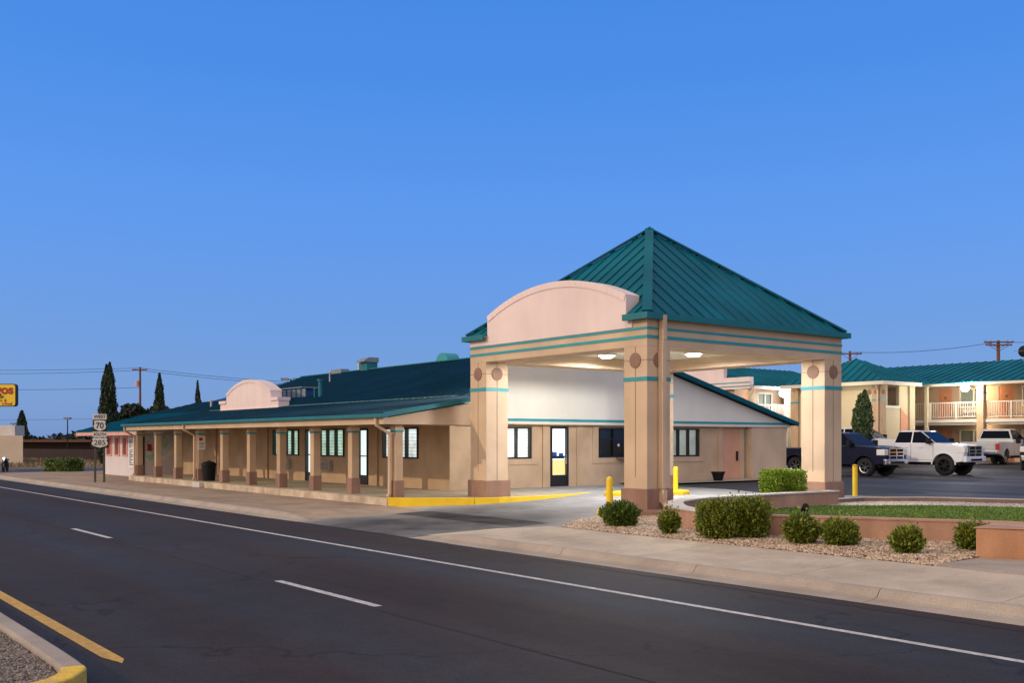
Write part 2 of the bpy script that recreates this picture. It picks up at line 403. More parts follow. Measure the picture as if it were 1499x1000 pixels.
# ------------------------------------------------------------------ ground and road
def driveh(y):
    return float(np.interp(y, [11.3, 11.8, 15, 17, 19, 21.5, 200], [-.246, -.22, -.15, -.06, .02, .13, .13]))
def grid(name, xs, ys, zf, m, th=0):
    V = [(x, y, zf(x, y)) for y in ys for x in xs]; nx = len(xs)
    F = [(j*nx+i, j*nx+i+1, (j+1)*nx+i+1, (j+1)*nx+i) for j in range(len(ys)-1) for i in range(nx-1)]
    mb = MB(); mb.add(V, F); return struct(mb.build(name, m, recalc=False))
g = MB(); g.add([(-1500,-600,-.32),(700,-600,-.32),(700,1500,-.32),(-1500,1500,-.32)], [(0,1,2,3)])
struct(g.build('ground', 'dry_ground'))
grid('road', [-400, -60, 40], [-14, 11.35], lambda x, y: -.25, 'asphalt')
# painted lines
def marking(name, x0, x1, y, w, m='white_paint', z=-.246):
    mb = MB(); mb.add([(x0, y-w/2, z), (x1, y-w/2, z), (x1, y+w/2, z), (x0, y+w/2, z)], [(0,1,2,3)]); return struct(mb.build(name, m))
mat('worn_white', (.62, .60, .60), .7, .0, 14, col2=(.34, .33, .34), fine=.15)
mat('worn_yellow', (.62, .36, .06), .7, .0, 14, col2=(.40, .24, .05), fine=.15)
marking('edge_line', -300, 30, 9.5, .11, 'worn_white')
for k in range(-9, 3):
    x0 = -25 + 11.1 * k
    marking('lane_dash', x0, x0 + 2.9, 6.37, .12, 'worn_white')
mb = MB(); mb.add([(-200,2.80,-.246),(-10.0,2.80,-.246),(-9.62,2.88,-.246),(-9.8,2.95,-.246),(-200,2.95,-.246)], [(0,1,2,3,4)]); struct(mb.build('median_line', 'worn_yellow'))
mat('seam', (.020, .018, .018), .9, .2, 3)
marking('road_seam', -200, 30, 6.22, .02, 'seam'); marking('gutter_seam', -200, 30, 11.02, .03, 'seam')

# gutter pans + kerbs: right of the driveway and left of it
def kerbrun(x0, x1, zt=-.10):
    n = max(2, int(abs(x1 - x0) / 3.)); mb = MB()
    for i in range(n):
        a = x0 + (x1 - x0) * i / n; b_ = x0 + (x1 - x0) * (i + 1) / n - .012
        mb.prism([(a, 11.36, -.30), (a, 11.80, -.30), (a, 11.80, zt), (a, 11.75, zt-.003), (a, 11.72, zt-.02), (a, 11.66, -.205), (a, 11.60, -.225), (a, 11.36, -.246)], (b_ - a, 0, 0))
    return mb
struct(kerbrun(-16.9, 30).build('kerb', 'kerb'))
struct(kerbrun(-66, -25.2).build('kerb', 'kerb'))
# kerb ends sloping into the driveway
mb = MB()
for xa, xb in ((-16.9, -18.4), (-25.212, -23.7)):
    p_ = [(11.36,-.246),(11.60,-.225),(11.66,-.205),(11.72,-.12),(11.75,-.103),(11.80,-.10)]; q_ = [(11.36,-.246),(11.60,-.2405),(11.66,-.238),(11.72,-.235),(11.75,-.233),(11.80,-.231)]
    mb.add([(xa,y,z) for y,z in p_]+[(xb,y,z) for y,z in q_],[(i,i+1,7+i,6+i) for i in range(5)])
struct(mb.build('kerb_ramp', 'kerb'))
def sideR(x, y):   # sidewalk right of the driveway
    base = np.interp(y, [11.8, 13.7, 14.2], [-.10, .0, .0]); d = np.interp(y, [11.3, 11.8, 15], [-.246, -.22, -.15])
    k = np.clip((x + 18.4) / 1.9, 0, 1); return float(base * k + d * (1 - k))
grid('sidewalk', [-18.4, -17.9, -17.3, -16.5, -12, -6, 30], [11.8, 12.4, 13.0, 13.7], sideR, 'sidewalk_conc')
def sideL(x, y):
    k = np.clip((-23.7 - x) / 1.9, 0, 1); d = driveh(y); return float(-.10 * k + d * (1 - k))
paving('sidewalk_old', (.34, .265, .21), True, False, 3.0)
grid('sidewalk', [-66, -49.4, -40, -30, -25.6, -24.9, -24.3, -23.7], [11.8, 12.6, 13.4, 14.2, 15.3], sideL, 'sidewalk_old')
grid('sidewalk', [-66, -49.6], [15.3, 16.0, 17.2, 20], lambda x, y: -.10, 'sidewalk_old')
# driveway: concrete apron sweeping up under the canopy
ysd = [11.36, 11.8, 12.6, 13.4, 14.2, 15.3, 16.2, 17, 18, 19, 20, 21.5, 24, 27.2]
grid('driveway', [-23.7, -21, -18.4], ysd[:6], lambda x, y: driveh(y), 'drive_conc')
grid('driveway', [-28.2, -25, -21, -18.4, -17.1], ysd[4:], lambda x, y: driveh(y) + (.0), 'drive_conc')
grid('driveway', [-18.4,-17.1,-15.8], [13.7,14.6,15.3], lambda x,y: (sideR(x,13.7) if y<14 else (-.165 if y<15 else -.155)), 'drive_conc')
# raised porch floor between kerb, building and canopy post
def loth(x, y): return float(np.interp(y, [0, 46, 54, 300], [.134, .134, .45, .5]))
mb = MB(); mb.add([(-34,27.2,.134),(-17.0,27.2,.134),(-16.15,27.6,.134),(-13.8,28.65,.134),(20,40.1,.134),(40,47,.134),(-34,47,.134)],[(0,1,2,3,4,5,6)]); struct(mb.build('parking_lot','lot_asphalt'))
grid('parking_lot', [-34, -16, 40], [47, 50, 54, 70], lambda x,y: float(np.interp(y,[47,54,300],[.134,.45,.5])), 'lot_asphalt')
grid('parking_lot', [-90, -34], [37, 46, 54, 70], loth, 'lot_asphalt')
grid('building_path', [-28.2, -26.6], [26.8, 36.6], lambda x, y: .20, 'porch_conc')
# tar patch of newer asphalt by the lobby end
mb = MB(); mb.add([(-26.5,28.6,.139),(-19,25.2,.139),(-17.5,30,.139),(-26.4,36,.139)], [(0,1,2,3)]); mat('tar_patch', (.025,.025,.028), .8, .2, 2); struct(mb.build('tar_patch', 'tar_patch'))
# arcade floor slab, and the yellow kerb that carries on from it round the canopy post
kp = [(-25.72,15.22),(-25.2,15.75),(-24.55,16.5),(-24.05,17.1),(-23.82,17.8),(-23.74,18.7),(-23.78,19.9),(-24.0,21.0),(-24.5,22.0),(-25.3,22.8),(-26.4,23.3)]
mb = MB(); mb.prism([(-49.75,15.22,-.3),(-25.72,15.22,-.3),(-25.72,19.0,-.3),(-49.75,19.0,-.3)], (0,0,.43))
struct(mb.build('arcade_slab', 'porch_conc', bevel=.015))
mb = MB()
xs_ = np.linspace(-49.76, -25.73, 10)
for a, b_ in zip(xs_, xs_[1:]): mb.box(a, b_ - .014, 15.19, 15.23, -.3, .115)
struct(mb.build('slab_face', 'slab_side'))
inner = [(-25.72,19.0)] + [(-28.1,19.0)] + [(-28.1,23.4)]
pl = [(x-.0, y, -.3) for x, y in kp] + [(-28.1,23.4,-.3),(-28.1,19.0,-.3),(-25.72,19.0,-.3)]
mb = MB(); mb.prism(pl, (0,0,.425)); struct(mb.build('porch_floor', 'porch_conc'))
mb = MB()
for (ax, ay), (bx, by) in zip(kp[:8], kp[1:9]):
    d = Vector((bx-ax, by-ay, 0)).normalized(); nn = Vector((d.y, -d.x, 0))
    zt0 = .135; z0 = driveh(ay) - .08; z1 = driveh(by) - .08
    a = Vector((ax, ay, 0)); b_ = Vector((bx, by, 0)); i0, i1, o0, o1 = a - nn*.14, b_ - nn*.14, a + nn*.03, b_ + nn*.03
    mb.add([(o0.x,o0.y,z0),(o1.x,o1.y,z1),(o1.x,o1.y,zt0),(o0.x,o0.y,zt0),(i0.x,i0.y,zt0),(i1.x,i1.y,zt0),(i1.x,i1.y,z1),(i0.x,i0.y,z0)],
           [(0,1,2,3),(3,2,5,4),(4,5,6,7)] + ([(0,3,4,7)] if (ax,ay)==kp[0] else []))
struct(mb.build('yellow_kerb', 'yellow'))

# ------------------------------------------------------------------ lobby building with arcade
LB = empty('lobby_building', (-38, 25, .13), 'long tan stucco building with a columned arcade and teal metal roof, facing the street', 'building')
WY = 19.0
wall = MB()
# long back wall of the arcade with openings (x0,x1,z0,z1)
ops = [(-41.9,-39.35,1.16,2.25),(-38.75,-37.75,.14,2.25),(-37.55,-35.4,1.16,2.25),(-34.35,-33.55,.14,2.25),(-32.45,-30.05,1.16,2.25)]
def wallx(mb, x0, x1, y0, y1, z0, z1, ops):
    xs = x0
    for (a, b_, c, d) in sorted(ops):
        mb.box(xs, a, y0, y1, z0, z1); mb.box(a, b_, y0, y1, d, z1)
        if c > z0 + .05: mb.box(a, b_, y0, y1, z0, c)
        xs = b_
    mb.box(xs, x1, y0, y1, z0, z1)
def wally(mb, y0, y1, x0, x1, z0, z1, ops):
    ys = y0
    for (a, b_, c, d) in sorted(ops):
        mb.box(x0, x1, ys, a, z0, z1); mb.box(x0, x1, a, b_, d, z1)
        if c > z0 + .05: mb.box(x0, x1, a, b_, z0, c)
        ys = b_
    mb.box(x0, x1, ys, y1, z0, z1)
wallx(wall, -54.0, -28.42, WY, WY+.2, -.2, 2.6, ops)
wall.build('wall', 'stucco', LB)
gops = [(20.6,22.48,1.16,2.27),(23.38,24.22,.14,2.3),(25.72,27.9,1.16,2.27),(28.8,31.15,1.16,2.27),(32.65,33.7,.14,2.3)]
wall = MB(); wally(wall, 19.0, 34.0, -28.42, -28.2, -.2, 2.6, gops)
wall.box(-35, -28.42, 36.3, 36.5, -.2, 2.6)
wall.build('wall', 'stucco', LB)
mb = MB(); mb.box(-28.5, -27.97, 34.2, 36.5, -.2, 2.345); mb.build('end_block', 'stucco_pale', LB)
for y in (19.0, 23.0, 24.6, 32.3): MB().box(-28.2, -28.13, y, y+.28, .13, 2.4).build('pilaster', 'stucco', LB)
for x in (-48.6, -42.6, -35.15, -33.0): MB().box(x, x+.22, WY-.08, WY, .13, 2.5).build('pilaster', 'stucco', LB)
# tympanum (gable end, facing the car park)
def rz(y):
    return float(np.interp(y, [15, 19, 25.9, 36.85], [2.53, 3.2, 5.35, 2.5]))
mb = MB(); mb.prism([(-27.97,19.0,2.35),(-27.97,36.75,2.35),(-27.97,36.75,2.45),(-27.97,25.9,5.28),(-27.97,24.6,4.85),(-27.97,20.1,4.85),(-27.97,20.1,3.45),(-27.97,19.0,3.14)], (-.22,0,0))
o = mb.build('gable', 'white_stucco', LB)
mb = MB(); mb.box(-27.965,-27.945,19.1,36.6,2.47,2.56); mb.build('stripe', 'teal_trim', LB)
mb = MB(); mb.box(-27.968,-27.93,19.1,36.7,2.35,2.38); mb.build('drip_edge', 'stucco', LB)
# windows and doors
def glazing_x(x0, x1, z0, z1, divs, fill, y=WY, lab=None, fills=None):
    f = MB(); w = .055
    f.box(x0, x1, y-.05, y+.09, z0, z0+w); f.box(x0, x1, y-.05, y+.09, z1-w, z1)
    for i in range(divs+1):
        xc = x0 + w/2 + (x1-x0-w) * i / divs; f.box(xc-w/2, xc+w/2, y-.053, y+.087, z0+w, z1-w)
    fr = f.build('window', 'black_frame', LB)
    if lab: fr['label'] = lab
    MB().box(x0+.03, x1-.03, y+.12, y+.14, z0+.02, z1-.02).build('blind', fill, fr)
    MB().add([(x0+.03,y+.02,z0+.02),(x1-.03,y+.02,z0+.02),(x1-.03,y+.02,z1-.02),(x0+.03,y+.02,z1-.02)],[(0,1,2,3)]).build('pane', 'glass', fr)
def glazing_y(y0, y1, z0, z1, divs, fill, x=-28.2, lab=None, transom=False):
    f = MB(); w = .055
    f.box(x-.09, x+.05, y0, y1, z0, z0+w); f.box(x-.09, x+.05, y0, y1, z1-w, z1)
    for i in range(divs+1):
        yc = y0 + w/2 + (y1-y0-w) * i / divs; f.box(x-.087, x+.053, yc-w/2, yc+w/2, z0+w, z1-w)
    if transom: f.box(x-.08, x+.04, y0+w, y1-w, z1-.42, z1-.39)
    fr = f.build('window', 'black_frame', LB)
    if lab: fr['label'] = lab
    MB().box(x-.14, x-.12, y0+.03, y1-.03, z0+.02, z1-.02).build('blind', fill, fr)
    MB().add([(x-.02,y0+.03,z0+.02),(x-.02,y1-.03,z0+.02),(x-.02,y1-.03,z1-.02),(x-.02,y0+.03,z1-.02)],[(0,1,2,3)]).build('pane', 'glass', fr)
    return fr
glazing_x(-41.9,-39.35,1.16,2.25,4,'blind_green'); glazing_x(-37.55,-35.4,1.16,2.25,3,'blind_green')
glazing_x(-32.45,-30.05,1.16,2.25,3,'blind_white')
glazing_y(20.6,22.48,1.16,2.27,3,'blind_white'); w3 = glazing_y(25.72,27.9,1.16,2.27,3,'room_dark',lab='dark drive-up window with a small ledge', transom=True)
glazing_y(28.8,31.15,1.16,2.27,4,'curtain_pale')
mb = MB(); mb.box(-28.15,-27.92,26.55,27.6,1.10,1.155); mb.build('ledge', 'brown_base', w3)
# things seen inside the dark window: a ringed notice and reflected shelves
mb = MB(); mb.tube((-28.19,26.72,1.62),(-28.185,26.72,1.62),.055,n=16); mb.build('notice', 'sign_white', w3)
# stucco surrounds with sill below windows
for (a, b_) in ((20.3,22.8),(25.4,28.2),(28.5,31.5)):
    mb = MB(); x = -28.2
    mb.box(x-.02,x+.035,a,b_,.95,1.155); mb.box(x-.02,x+.035,a,a+.28,1.155,2.34); mb.box(x-.02,x+.035,b_-.28,b_,1.155,2.34)
    mb.build('window_surround', 'stucco', LB)
def door(axis, a, b_, z0, z1, at, fill, kick=.35, lab=None):
    f = MB(); w = .075
    def bx(mb, u0, u1, v0, v1, d0, d1):
        mb.box(u0,u1,at+d0,at+d1,v0,v1) if axis=='x' else mb.box(at-d1,at-d0,u0,u1,v0,v1)
    bx(f,a,b_,z1-w,z1,-.04,.08); bx(f,a,a+w,z0,z1-w,-.04,.08); bx(f,b_-w,b_,z0,z1-w,-.04,.08); bx(f,a+w,b_-w,z0,z0+kick,-.02,.05)
    d = f.build('door', 'black_frame', LB)
    if lab: d['label'] = lab
    g_ = MB(); bx(g_,a+w,b_-w,z0+kick,z1-w,.09,.11); g_.build('door_glass', fill, d)
    h = MB(); bx(h,a+w,b_-w,z0+1.05,z0+1.09,-.03,.0); h.build('push_bar', 'black_frame', d)
    return d, bx
door('x',-38.75,-37.75,.14,2.25,WY,'door_lit'); door('x',-34.35,-33.55,.14,2.25,WY,'door_lit')
d, bx = door('y',23.38,24.22,.15,2.30,-28.2,'office_lit',.40,'black-framed glass lobby door')
mb = MB(); bx(mb,23.46,24.14,.55,1.10,.07,.085); mb.build('lit_lower_panel','amber_lit',d)
mb = MB(); bx(mb,23.5,24.1,1.14,1.24,.07,.085); bx(mb,23.55,23.75,1.2,1.38,.068,.084); bx(mb,23.85,24.05,1.2,1.34,.068,.084); mb.build('counter_seen_inside','blue_box',d)
mb = MB(); mb.box(-28.14,-28.10,24.05,24.09,.95,1.3); mb.build('handle','metal',d)
dd = MB(); dd.box(-28.30,-28.24,32.65,33.7,.15,2.30); dd = dd.build('door','salmon',LB); dd['label']='flush salmon-painted door'
mb = MB(); mb.box(-28.24,-28.19,33.5,33.6,.95,1.35); mb.build('handle','black_frame',dd)
# lit strip room return: pale panel wall between arcade and gable wall is the wall itself
# wall air conditioners
for x in (-41.0, -37.3):
    mb = MB(); mb.box(x,x+.95,WY-.18,WY,.62,1.0)
    u = mb.build('air_conditioner','galv',LB,bevel=.01)
    mb = MB(); [mb.box(x+.05,x+.9,WY-.195,WY-.18,.66+.05*i,.685+.05*i) for i in range(6)]; mb.build('grille','roundel',u)
# fascia, arcade roof and columns
mb = MB(); mb.box(-49.72,-25.62,15.0,15.14,2.27,2.50); mb.build('fascia','stucco_pale',LB)
mb = MB(); mb.box(-49.6,-25.70,15.14,19.0,2.38,2.42); mb.build('soffit','stucco',LB)
mb = MB(); mb.prism([(-25.62,15.14,2.27),(-25.62,18.3,2.27),(-25.62,18.3,2.98),(-25.62,15.14,2.46)],(-.1,0,0)); mb.build('arcade_end_gable','stucco_pale',LB)
mb = MB(); mb.box(-28.1,-25.62,18.15,18.3,2.27,2.95); mb.build('bulkhead','stucco_pale',LB)
mb = MB(); mb.box(-49.95,-25.45,14.86,15.02,2.46,2.57); mb.build('gutter','gutter',LB,bevel=.015)
MB().beam((-25.5,14.95,2.54),(-25.5,18.3,3.09),.09,.13).build('rake_trim','gutter',LB); MB().beam((-49.8,14.95,2.54),(-49.8,19.0,3.2),.09,.13).build('rake_trim','gutter',LB)
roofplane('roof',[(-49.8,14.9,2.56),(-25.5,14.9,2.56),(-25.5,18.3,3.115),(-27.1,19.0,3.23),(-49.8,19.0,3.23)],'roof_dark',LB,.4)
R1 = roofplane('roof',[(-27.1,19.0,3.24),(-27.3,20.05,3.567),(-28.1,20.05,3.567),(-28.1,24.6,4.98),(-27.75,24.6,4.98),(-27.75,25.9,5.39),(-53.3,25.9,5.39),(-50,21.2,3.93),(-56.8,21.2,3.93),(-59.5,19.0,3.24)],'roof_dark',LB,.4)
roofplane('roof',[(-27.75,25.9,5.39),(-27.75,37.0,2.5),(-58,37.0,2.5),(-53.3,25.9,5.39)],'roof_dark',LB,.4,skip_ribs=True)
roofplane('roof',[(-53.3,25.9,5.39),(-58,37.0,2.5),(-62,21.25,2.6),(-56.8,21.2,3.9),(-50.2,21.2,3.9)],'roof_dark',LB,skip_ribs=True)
roofplane('roof',[(-59.5,19.0,3.24),(-49.8,19.0,3.24),(-49.8,15.85,2.30),(-61.8,15.85,2.30)],'roof_teal',LB,.4)
roofplane('roof',[(-59.5,19.0,3.24),(-56.8,21.2,3.93),(-61,26,2.9),(-61.8,15.85,2.30)],'roof_teal',LB,.4,skip_ribs=True)
mb = MB(); mb.beam((-27.72,24.6,4.97),(-27.72,25.9,5.38),.10,.16); mb.beam((-27.72,25.9,5.38),(-27.72,37.0,2.50),.10,.16); mb.build('rake_trim','roof_teal',LB)
mb = MB(); mb.beam((-27.6,25.9,5.42),(-53.3,25.9,5.42),.25,.04); mb.build('ridge_cap','gutter',LB)
mb = MB()
for i in range(60):
    xa = -27.6 - i*.36
    if xa < -49.5: break
    mb.beam((xa,18.97,3.265),(xa-.3,18.97,3.265),.11,.035)
mb.build('flashing','flashing',LB)
CX0 = -25.8
def columnpart(x, idx):
    # small square arcade column with plinth and teal band
    mb = MB(); mb.box(x-.27,x,15.52,15.77,.13,2.38); c = mb.build('column','stucco',LB,bevel=.008)
    mb = MB(); mb.box(x-.30,x+.03,15.49,15.80,.13,.62); mb.build('column_base','brown_base',c,bevel=.01)
    mb = MB(); mb.box(x-.285,x+.015,15.505,15.785,2.04,2.10); mb.build('band','teal_trim',c)
    mb = MB(); mb.box(x-.29,x+.02,15.50,15.79,2.10,2.19); mb.build('capital','stucco_pale',c)
for i in range(10): columnpart(CX0 - 2.63*i, i)
def downspout(parent, pts, m='stucco_pale', w=.10, d=.08, name='downspout'):
    mb = MB()
    for a, b_ in zip(pts, pts[1:]): mb.beam(a, b_, w, d, (0,1,0) if abs(a[2]-b_[2])>.01 else (0,0,1))
    return mb.build(name, m, parent, bevel=.01)
for x in (-25.95, -25.95-2.63*6, -49.6):
    downspout(LB, [(x,14.95,2.5),(x,14.95,2.25),(x-.02,15.42,2.0),(x-.02,15.42,.22),(x-.02,15.33,.15)])
# curved false front over the arcade
def archfront(parent, xa, xb, y, yb, z0, zs, zp, shoulder, m, trim, name='parapet', zsh=None):
    w = xb - xa; xm = (xa+xb)/2
    h = zp - zs; rr = (w*w/4 + h*h)/(2*h); zc = zp - rr; n = 28
    arc = [(xa + w*i/n, zc + math.sqrt(rr*rr - (xa + w*i/n - xm)**2)) for i in range(n+1)]
    pts = [(xa,z0)] + arc + [(xb,z0)]
    if shoulder:
        pts = [(xa-shoulder,z0),(xa-shoulder,zsh),(xa,zsh)] + arc + [(xb,zsh),(xb+shoulder,zsh),(xb+shoulder,z0)]
    mb = MB(); mb.prism([(px,y,pz) for px, pz in pts],(0,yb-y,0)); p = mb.build(name,m,parent)
    mb = MB()
    tp = arc
    for (x0,z0_),(x1,z1_) in zip(tp,tp[1:]):
        d = Vector((x1-x0,0,z1_-z0_)).normalized(); nn = Vector((-d.z,0,d.x))
        q = [Vector((x0,y-.022,z0_))+nn*.01, Vector((x1,y-.022,z1_))+nn*.01, Vector((x1,y-.022,z1_))-nn*trim, Vector((x0,y-.022,z0_))-nn*trim]
        mb.prism([v for v in q],(0,yb-y+.04,0))
    mb.build('cornice',m,p)
    if shoulder:
        mb = MB()
        for s0, s1 in ((xa-shoulder-.04,xa),(xb,xb+shoulder+.04)): mb.box(s0,s1,y-.06,yb+.04,zsh-.09,zsh+.05)
        mb.box(xa-shoulder-.03,xb+shoulder+.03,y-.04,yb+.03,z0,z0+.18)
        mb.build('cornice',m,p)
    return p
archfront(LB,-46.6,-41.6,18.75,19.25,3.05,3.98,4.55,.75,'parapet_pink',.13,'parapet',3.62)
# roof-top plant
mb = MB(); mb.box(-44.6,-42.0,20.4,21.0,3.6,4.15); q = mb.build('roof_unit','blue_box',LB,bevel=.02)
mb = MB(); mb.box(-44.8,-41.8,20.3,21.1,4.15,4.2); [mb.box(-43.9+.5*i,-43.6+.5*i,20.37,20.4,3.75,4.1) for i in range(5)]; mb.build('unit_lid','equip_grey',q)
def vent(x, y, h, r, m='galv'):
    z = rz(y)
    mb = MB(); mb.tube((x,y,z-.1),(x,y,z+h),r,n=12); mb.tube((x,y,z+h),(x,y,z+h+.06),r*1.6,r*1.5,n=12); mb.build('vent_pipe',m,LB,smooth=True)
vent(-40.2,20.4,.75,.09,'gutter'); vent(-40.75,20.4,.4,.03,'gutter'); vent(-45.5,23.6,.5,.03,'cap'); vent(-51.5,19.9,.35,.05,'cap'); vent(-49.0,20.4,.4,.05,'cap')
# hooded exhaust, dome vent and low box near the ridge
mb = MB(); mb.box(-46.2,-45.5,25.7,26.3,5.0,5.78); q = mb.build('exhaust_duct','gutter',LB)
mb = MB(); mb.prism([(-46.25,25.5,5.78),(-46.25,25.5,5.84),(-46.25,25.8,6.02),(-46.25,26.35,6.02),(-46.25,26.35,5.78)],(.8,0,0)); mb.build('exhaust_hood','equip_grey',q)
mb = MB(); mb.tube((-39.6,26.3,5.35),(-39.6,27.0,5.35),.52,n=24); mb.build('dome_vent','teal_trim',LB,smooth=True)
mb = MB(); mb.box(-49.4,-48.3,25.7,26.2,5.2,5.58); mb.build('roof_curb','equip_grey',LB)
mb = MB(); mb.tube((-46.7,25.9,5.3),(-46.7,25.9,5.8),.07,n=8); mb.build('vent_pipe','galv',LB)
# pink restaurant wing at the far end
PW = empty('pink_wing', (-57, 18, -.1), 'pale pink restaurant wing with red-framed narrow windows at the far end of the arcade', 'building')
mb = MB(); wallx(mb,-59.7,-54.0,16.9,17.1,-.15,2.4,[(-59.3,-58.35,1.0,1.95),(-57.75,-56.95,1.0,1.95),(-56.35,-55.6,1.0,1.95)])
mb.box(-54.2,-54.0,17.1,19.0,-.15,2.6); mb.box(-59.7,-59.5,17.1,24,-.15,2.4); mb.build('wall','pink_wall',PW)
for a, b_ in ((-59.3,-58.35),(-57.75,-56.95),(-56.35,-55.6)):
    f = MB(); f.box(a-.06,a+.07,16.86,17.0,.94,2.0); f.box(b_-.07,b_+.06,16.86,17.0,.94,2.0); f.box(a+.07,b_-.07,16.86,17.0,.94,1.03); f.box(a+.07,b_-.07,16.86,17.0,1.92,2.0)
    f = f.build('window','pink_trim',PW); MB().box(a+.07,b_-.07,17.0,17.03,1.03,1.92).build('pane','red_frame',f)
mb = MB(); mb.box(-61.7,-49.9,15.88,15.98,2.06,2.27); mb.build('fascia','pink_trim',PW)
mb = MB(); mb.box(-61.6,-49.9,15.98,17.0,2.2,2.24); mb.build('soffit','pink_wall',PW)
mb = MB(); mb.box(-53.995,-53.985,17.35,18.85,.75,2.1); o = mb.build('mural','mural',PW); o['label'] = 'faded desert landscape painted on the side wall'
mb = MB(); mb.box(-54.0,-53.96,16.98,17.28,-.1,2.0); mb.build('side_door','black_frame',PW)
o = MB(); o.box(-55.2,-54.35,16.84,16.895,.35,1.9); o = o.build('notice_board','poster'); tag(o,'tall white menu board on the pink wing wall beside the last arcade column','notice board')
mb = MB()
random.seed(3)
for i in range(16):
    zz = 1.8 - i*.085
    if i in (5,): continue
    x0 = -55.1 + random.random()*.12; mb.box(x0, x0+.25+random.random()*.4, 16.83,16.84, zz-.02, zz+.02)
mb.build('lettering','wire',o)
tag(MB().box(-53.98,-53.9,17.42,17.62,1.25,1.6).build('alarm_box','tail_red'),'small red box mounted on the mural wall','box')
for r in (LB, PW): wparts(r)

# ------------------------------------------------------------------ entrance canopy
PC = empty('entrance_canopy', (-21.3, 21.5, .13), 'large tan drive-through canopy on four square columns with a teal pyramid roof', 'canopy')
X0, X1, Y0, Y1 = -25.0, -17.6, 17.63, 25.5
def bigcol(xa, ya, lab=None):
    xb, yb = xa+.8, ya+.8
    mb = MB(); mb.box(xa,xb,ya,yb,-.3,4.1); c = mb.build('column','stucco_pale',PC,bevel=.012)
    mb = MB(); mb.box(xa-.06,xb+.06,ya-.06,yb+.06,-.3,.62); mb.build('column_base','brown_base',c,bevel=.02)
    mb = MB(); mb.box(xa-.012,xb+.012,ya-.012,yb+.012,3.25,3.35); mb.build('band','teal_trim',c)
    g_ = MB(); xm, ym = (xa+xb)/2, (ya+yb)/2; e = .003; w = .011
    for y, s in ((ya,-1),(yb,1)):
        g_.box(xm-w,xm+w,min(y,y+s*e),max(y,y+s*e),.9,3.25); g_.box(xm-w,xm+w,min(y,y+s*e),max(y,y+s*e),3.35,4.1); g_.box(xa,xb,min(y,y+s*e)-.001*s,max(y,y+s*e)+.0005,3.75,3.765)
    for x, s in ((xa,-1),(xb,1)):
        g_.box(min(x,x+s*e),max(x,x+s*e),ym-w,ym+w,.62,3.25); g_.box(min(x,x+s*e),max(x,x+s*e),ym-w,ym+w,3.35,4.1); g_.box(min(x,x+s*e),max(x,x+s*e)+.0005,ya,yb,3.75,3.765)
    g_.build('control_joint','groove',c)
    for p, q in (((xm,ya,3.76),(xm,ya-.02,3.76)),((xm,yb,3.76),(xm,yb+.02,3.76)),((xa,ym,3.76),(xa-.02,ym,3.76)),((xb,ym,3.76),(xb+.02,ym,3.76))):
        r_ = MB(); r_.tube(p,q,.19,n=32); r_.build('roundel','roundel',c)
for xa in (X0, X1-.8):
    for ya in (Y0, Y1-.8): bigcol(xa, ya)
# ring beam
mb = MB(); mb.box(X0,X1,Y0,Y0+.8,4.1,4.80); mb.box(X0,X1,Y1-.8,Y1,4.1,4.80); mb.box(X0,X0+.8,Y0+.8,Y1-.8,4.1,4.80); mb.box(X1-.8,X1,Y0+.8,Y1-.8,4.1,4.80)
BM = mb.build('ring_beam','stucco_pale',PC)
mb = MB()
for z0_, z1_ in ((4.285,4.36),(4.50,4.56)):
    e = .015
    mb.box(X0-e,X1+e,Y0-e,Y0+.002,z0_,z1_); mb.box(X0-e,X1+e,Y1-.002,Y1+e,z0_,z1_); mb.box(X0-e,X0+.002,Y0+.002,Y1-.002,z0_,z1_); mb.box(X1-.002,X1+e,Y0+.002,Y1-.002,z0_,z1_)
mb.build('stripe','teal_trim',PC)
mb = MB(); mb.box(X0+.8,X1-.8,Y0+.8,Y1-.8,4.45,4.5); mb.build('ceiling','white_stucco',PC)
lightpos = [(-23.1,21.4),(-21.1,23.1),(-19.4,21.5),(-21.3,19.6)]
for x, y in lightpos:
    mb = MB(); mb.tube((x,y,4.45),(x,y,4.40),.30,.28,n=24); l = mb.build('ceiling_light','cap',PC)
    mb = MB(); mb.tube((x,y,4.401),(x,y,4.33),.25,.16,n=24); mb.build('diffuser','lamp_white',l)
ex0, ex1, ey0, ey1 = X0-.09, X1+.09, Y0-.09, Y1+.09; ap = (-21.42, 21.55, 7.98)
mb = MB(); mb.box(ex0,-24.12,ey0,18.05,4.80,4.86); mb.box(-18.28,ex1,ey0,18.05,4.80,4.86); mb.box(ex0,ex1,18.06,ey1,4.80,4.86); mb.build('eave_soffit','stucco',PC)
mb = MB(); h0, h1 = 4.74, 4.89
mb.box(ex0-.1,-24.12,ey0-.1,ey0,h0,h1); mb.box(-18.28,ex1+.1,ey0-.1,ey0,h0,h1); mb.box(ex0-.1,ex1+.1,ey1,ey1+.1,h0,h1); mb.box(ex0-.1,ex0,ey0,ey1,h0,h1); mb.box(ex1,ex1+.1,ey0,ey1,h0,h1); mb.build('gutter','gutter',PC)
E_ = [(ex0,ey0,4.88),(ex1,ey0,4.88),(ex1,ey1,4.88),(ex0,ey1,4.88)]
kk = (ap[2]-4.88)/(ap[1]-ey0); zn = 4.88+kk*(18.06-ey0)
roofplane('roof',[E_[0],(-24.12,ey0,4.88),(-24.12,18.06,zn),(-18.28,18.06,zn),(-18.28,ey0,4.88),E_[1],ap],'roof_teal',PC,.46,rib=.032,ribw=.03)
for i in range(1,4): roofplane('roof',[E_[i],E_[(i+1)%4],ap],'roof_teal',PC,.46,rib=.032,ribw=.03)
mb = MB()
for e in E_: mb.beam((e[0],e[1],e[2]+.05),(ap[0],ap[1],ap[2]+.06),.24,.05)
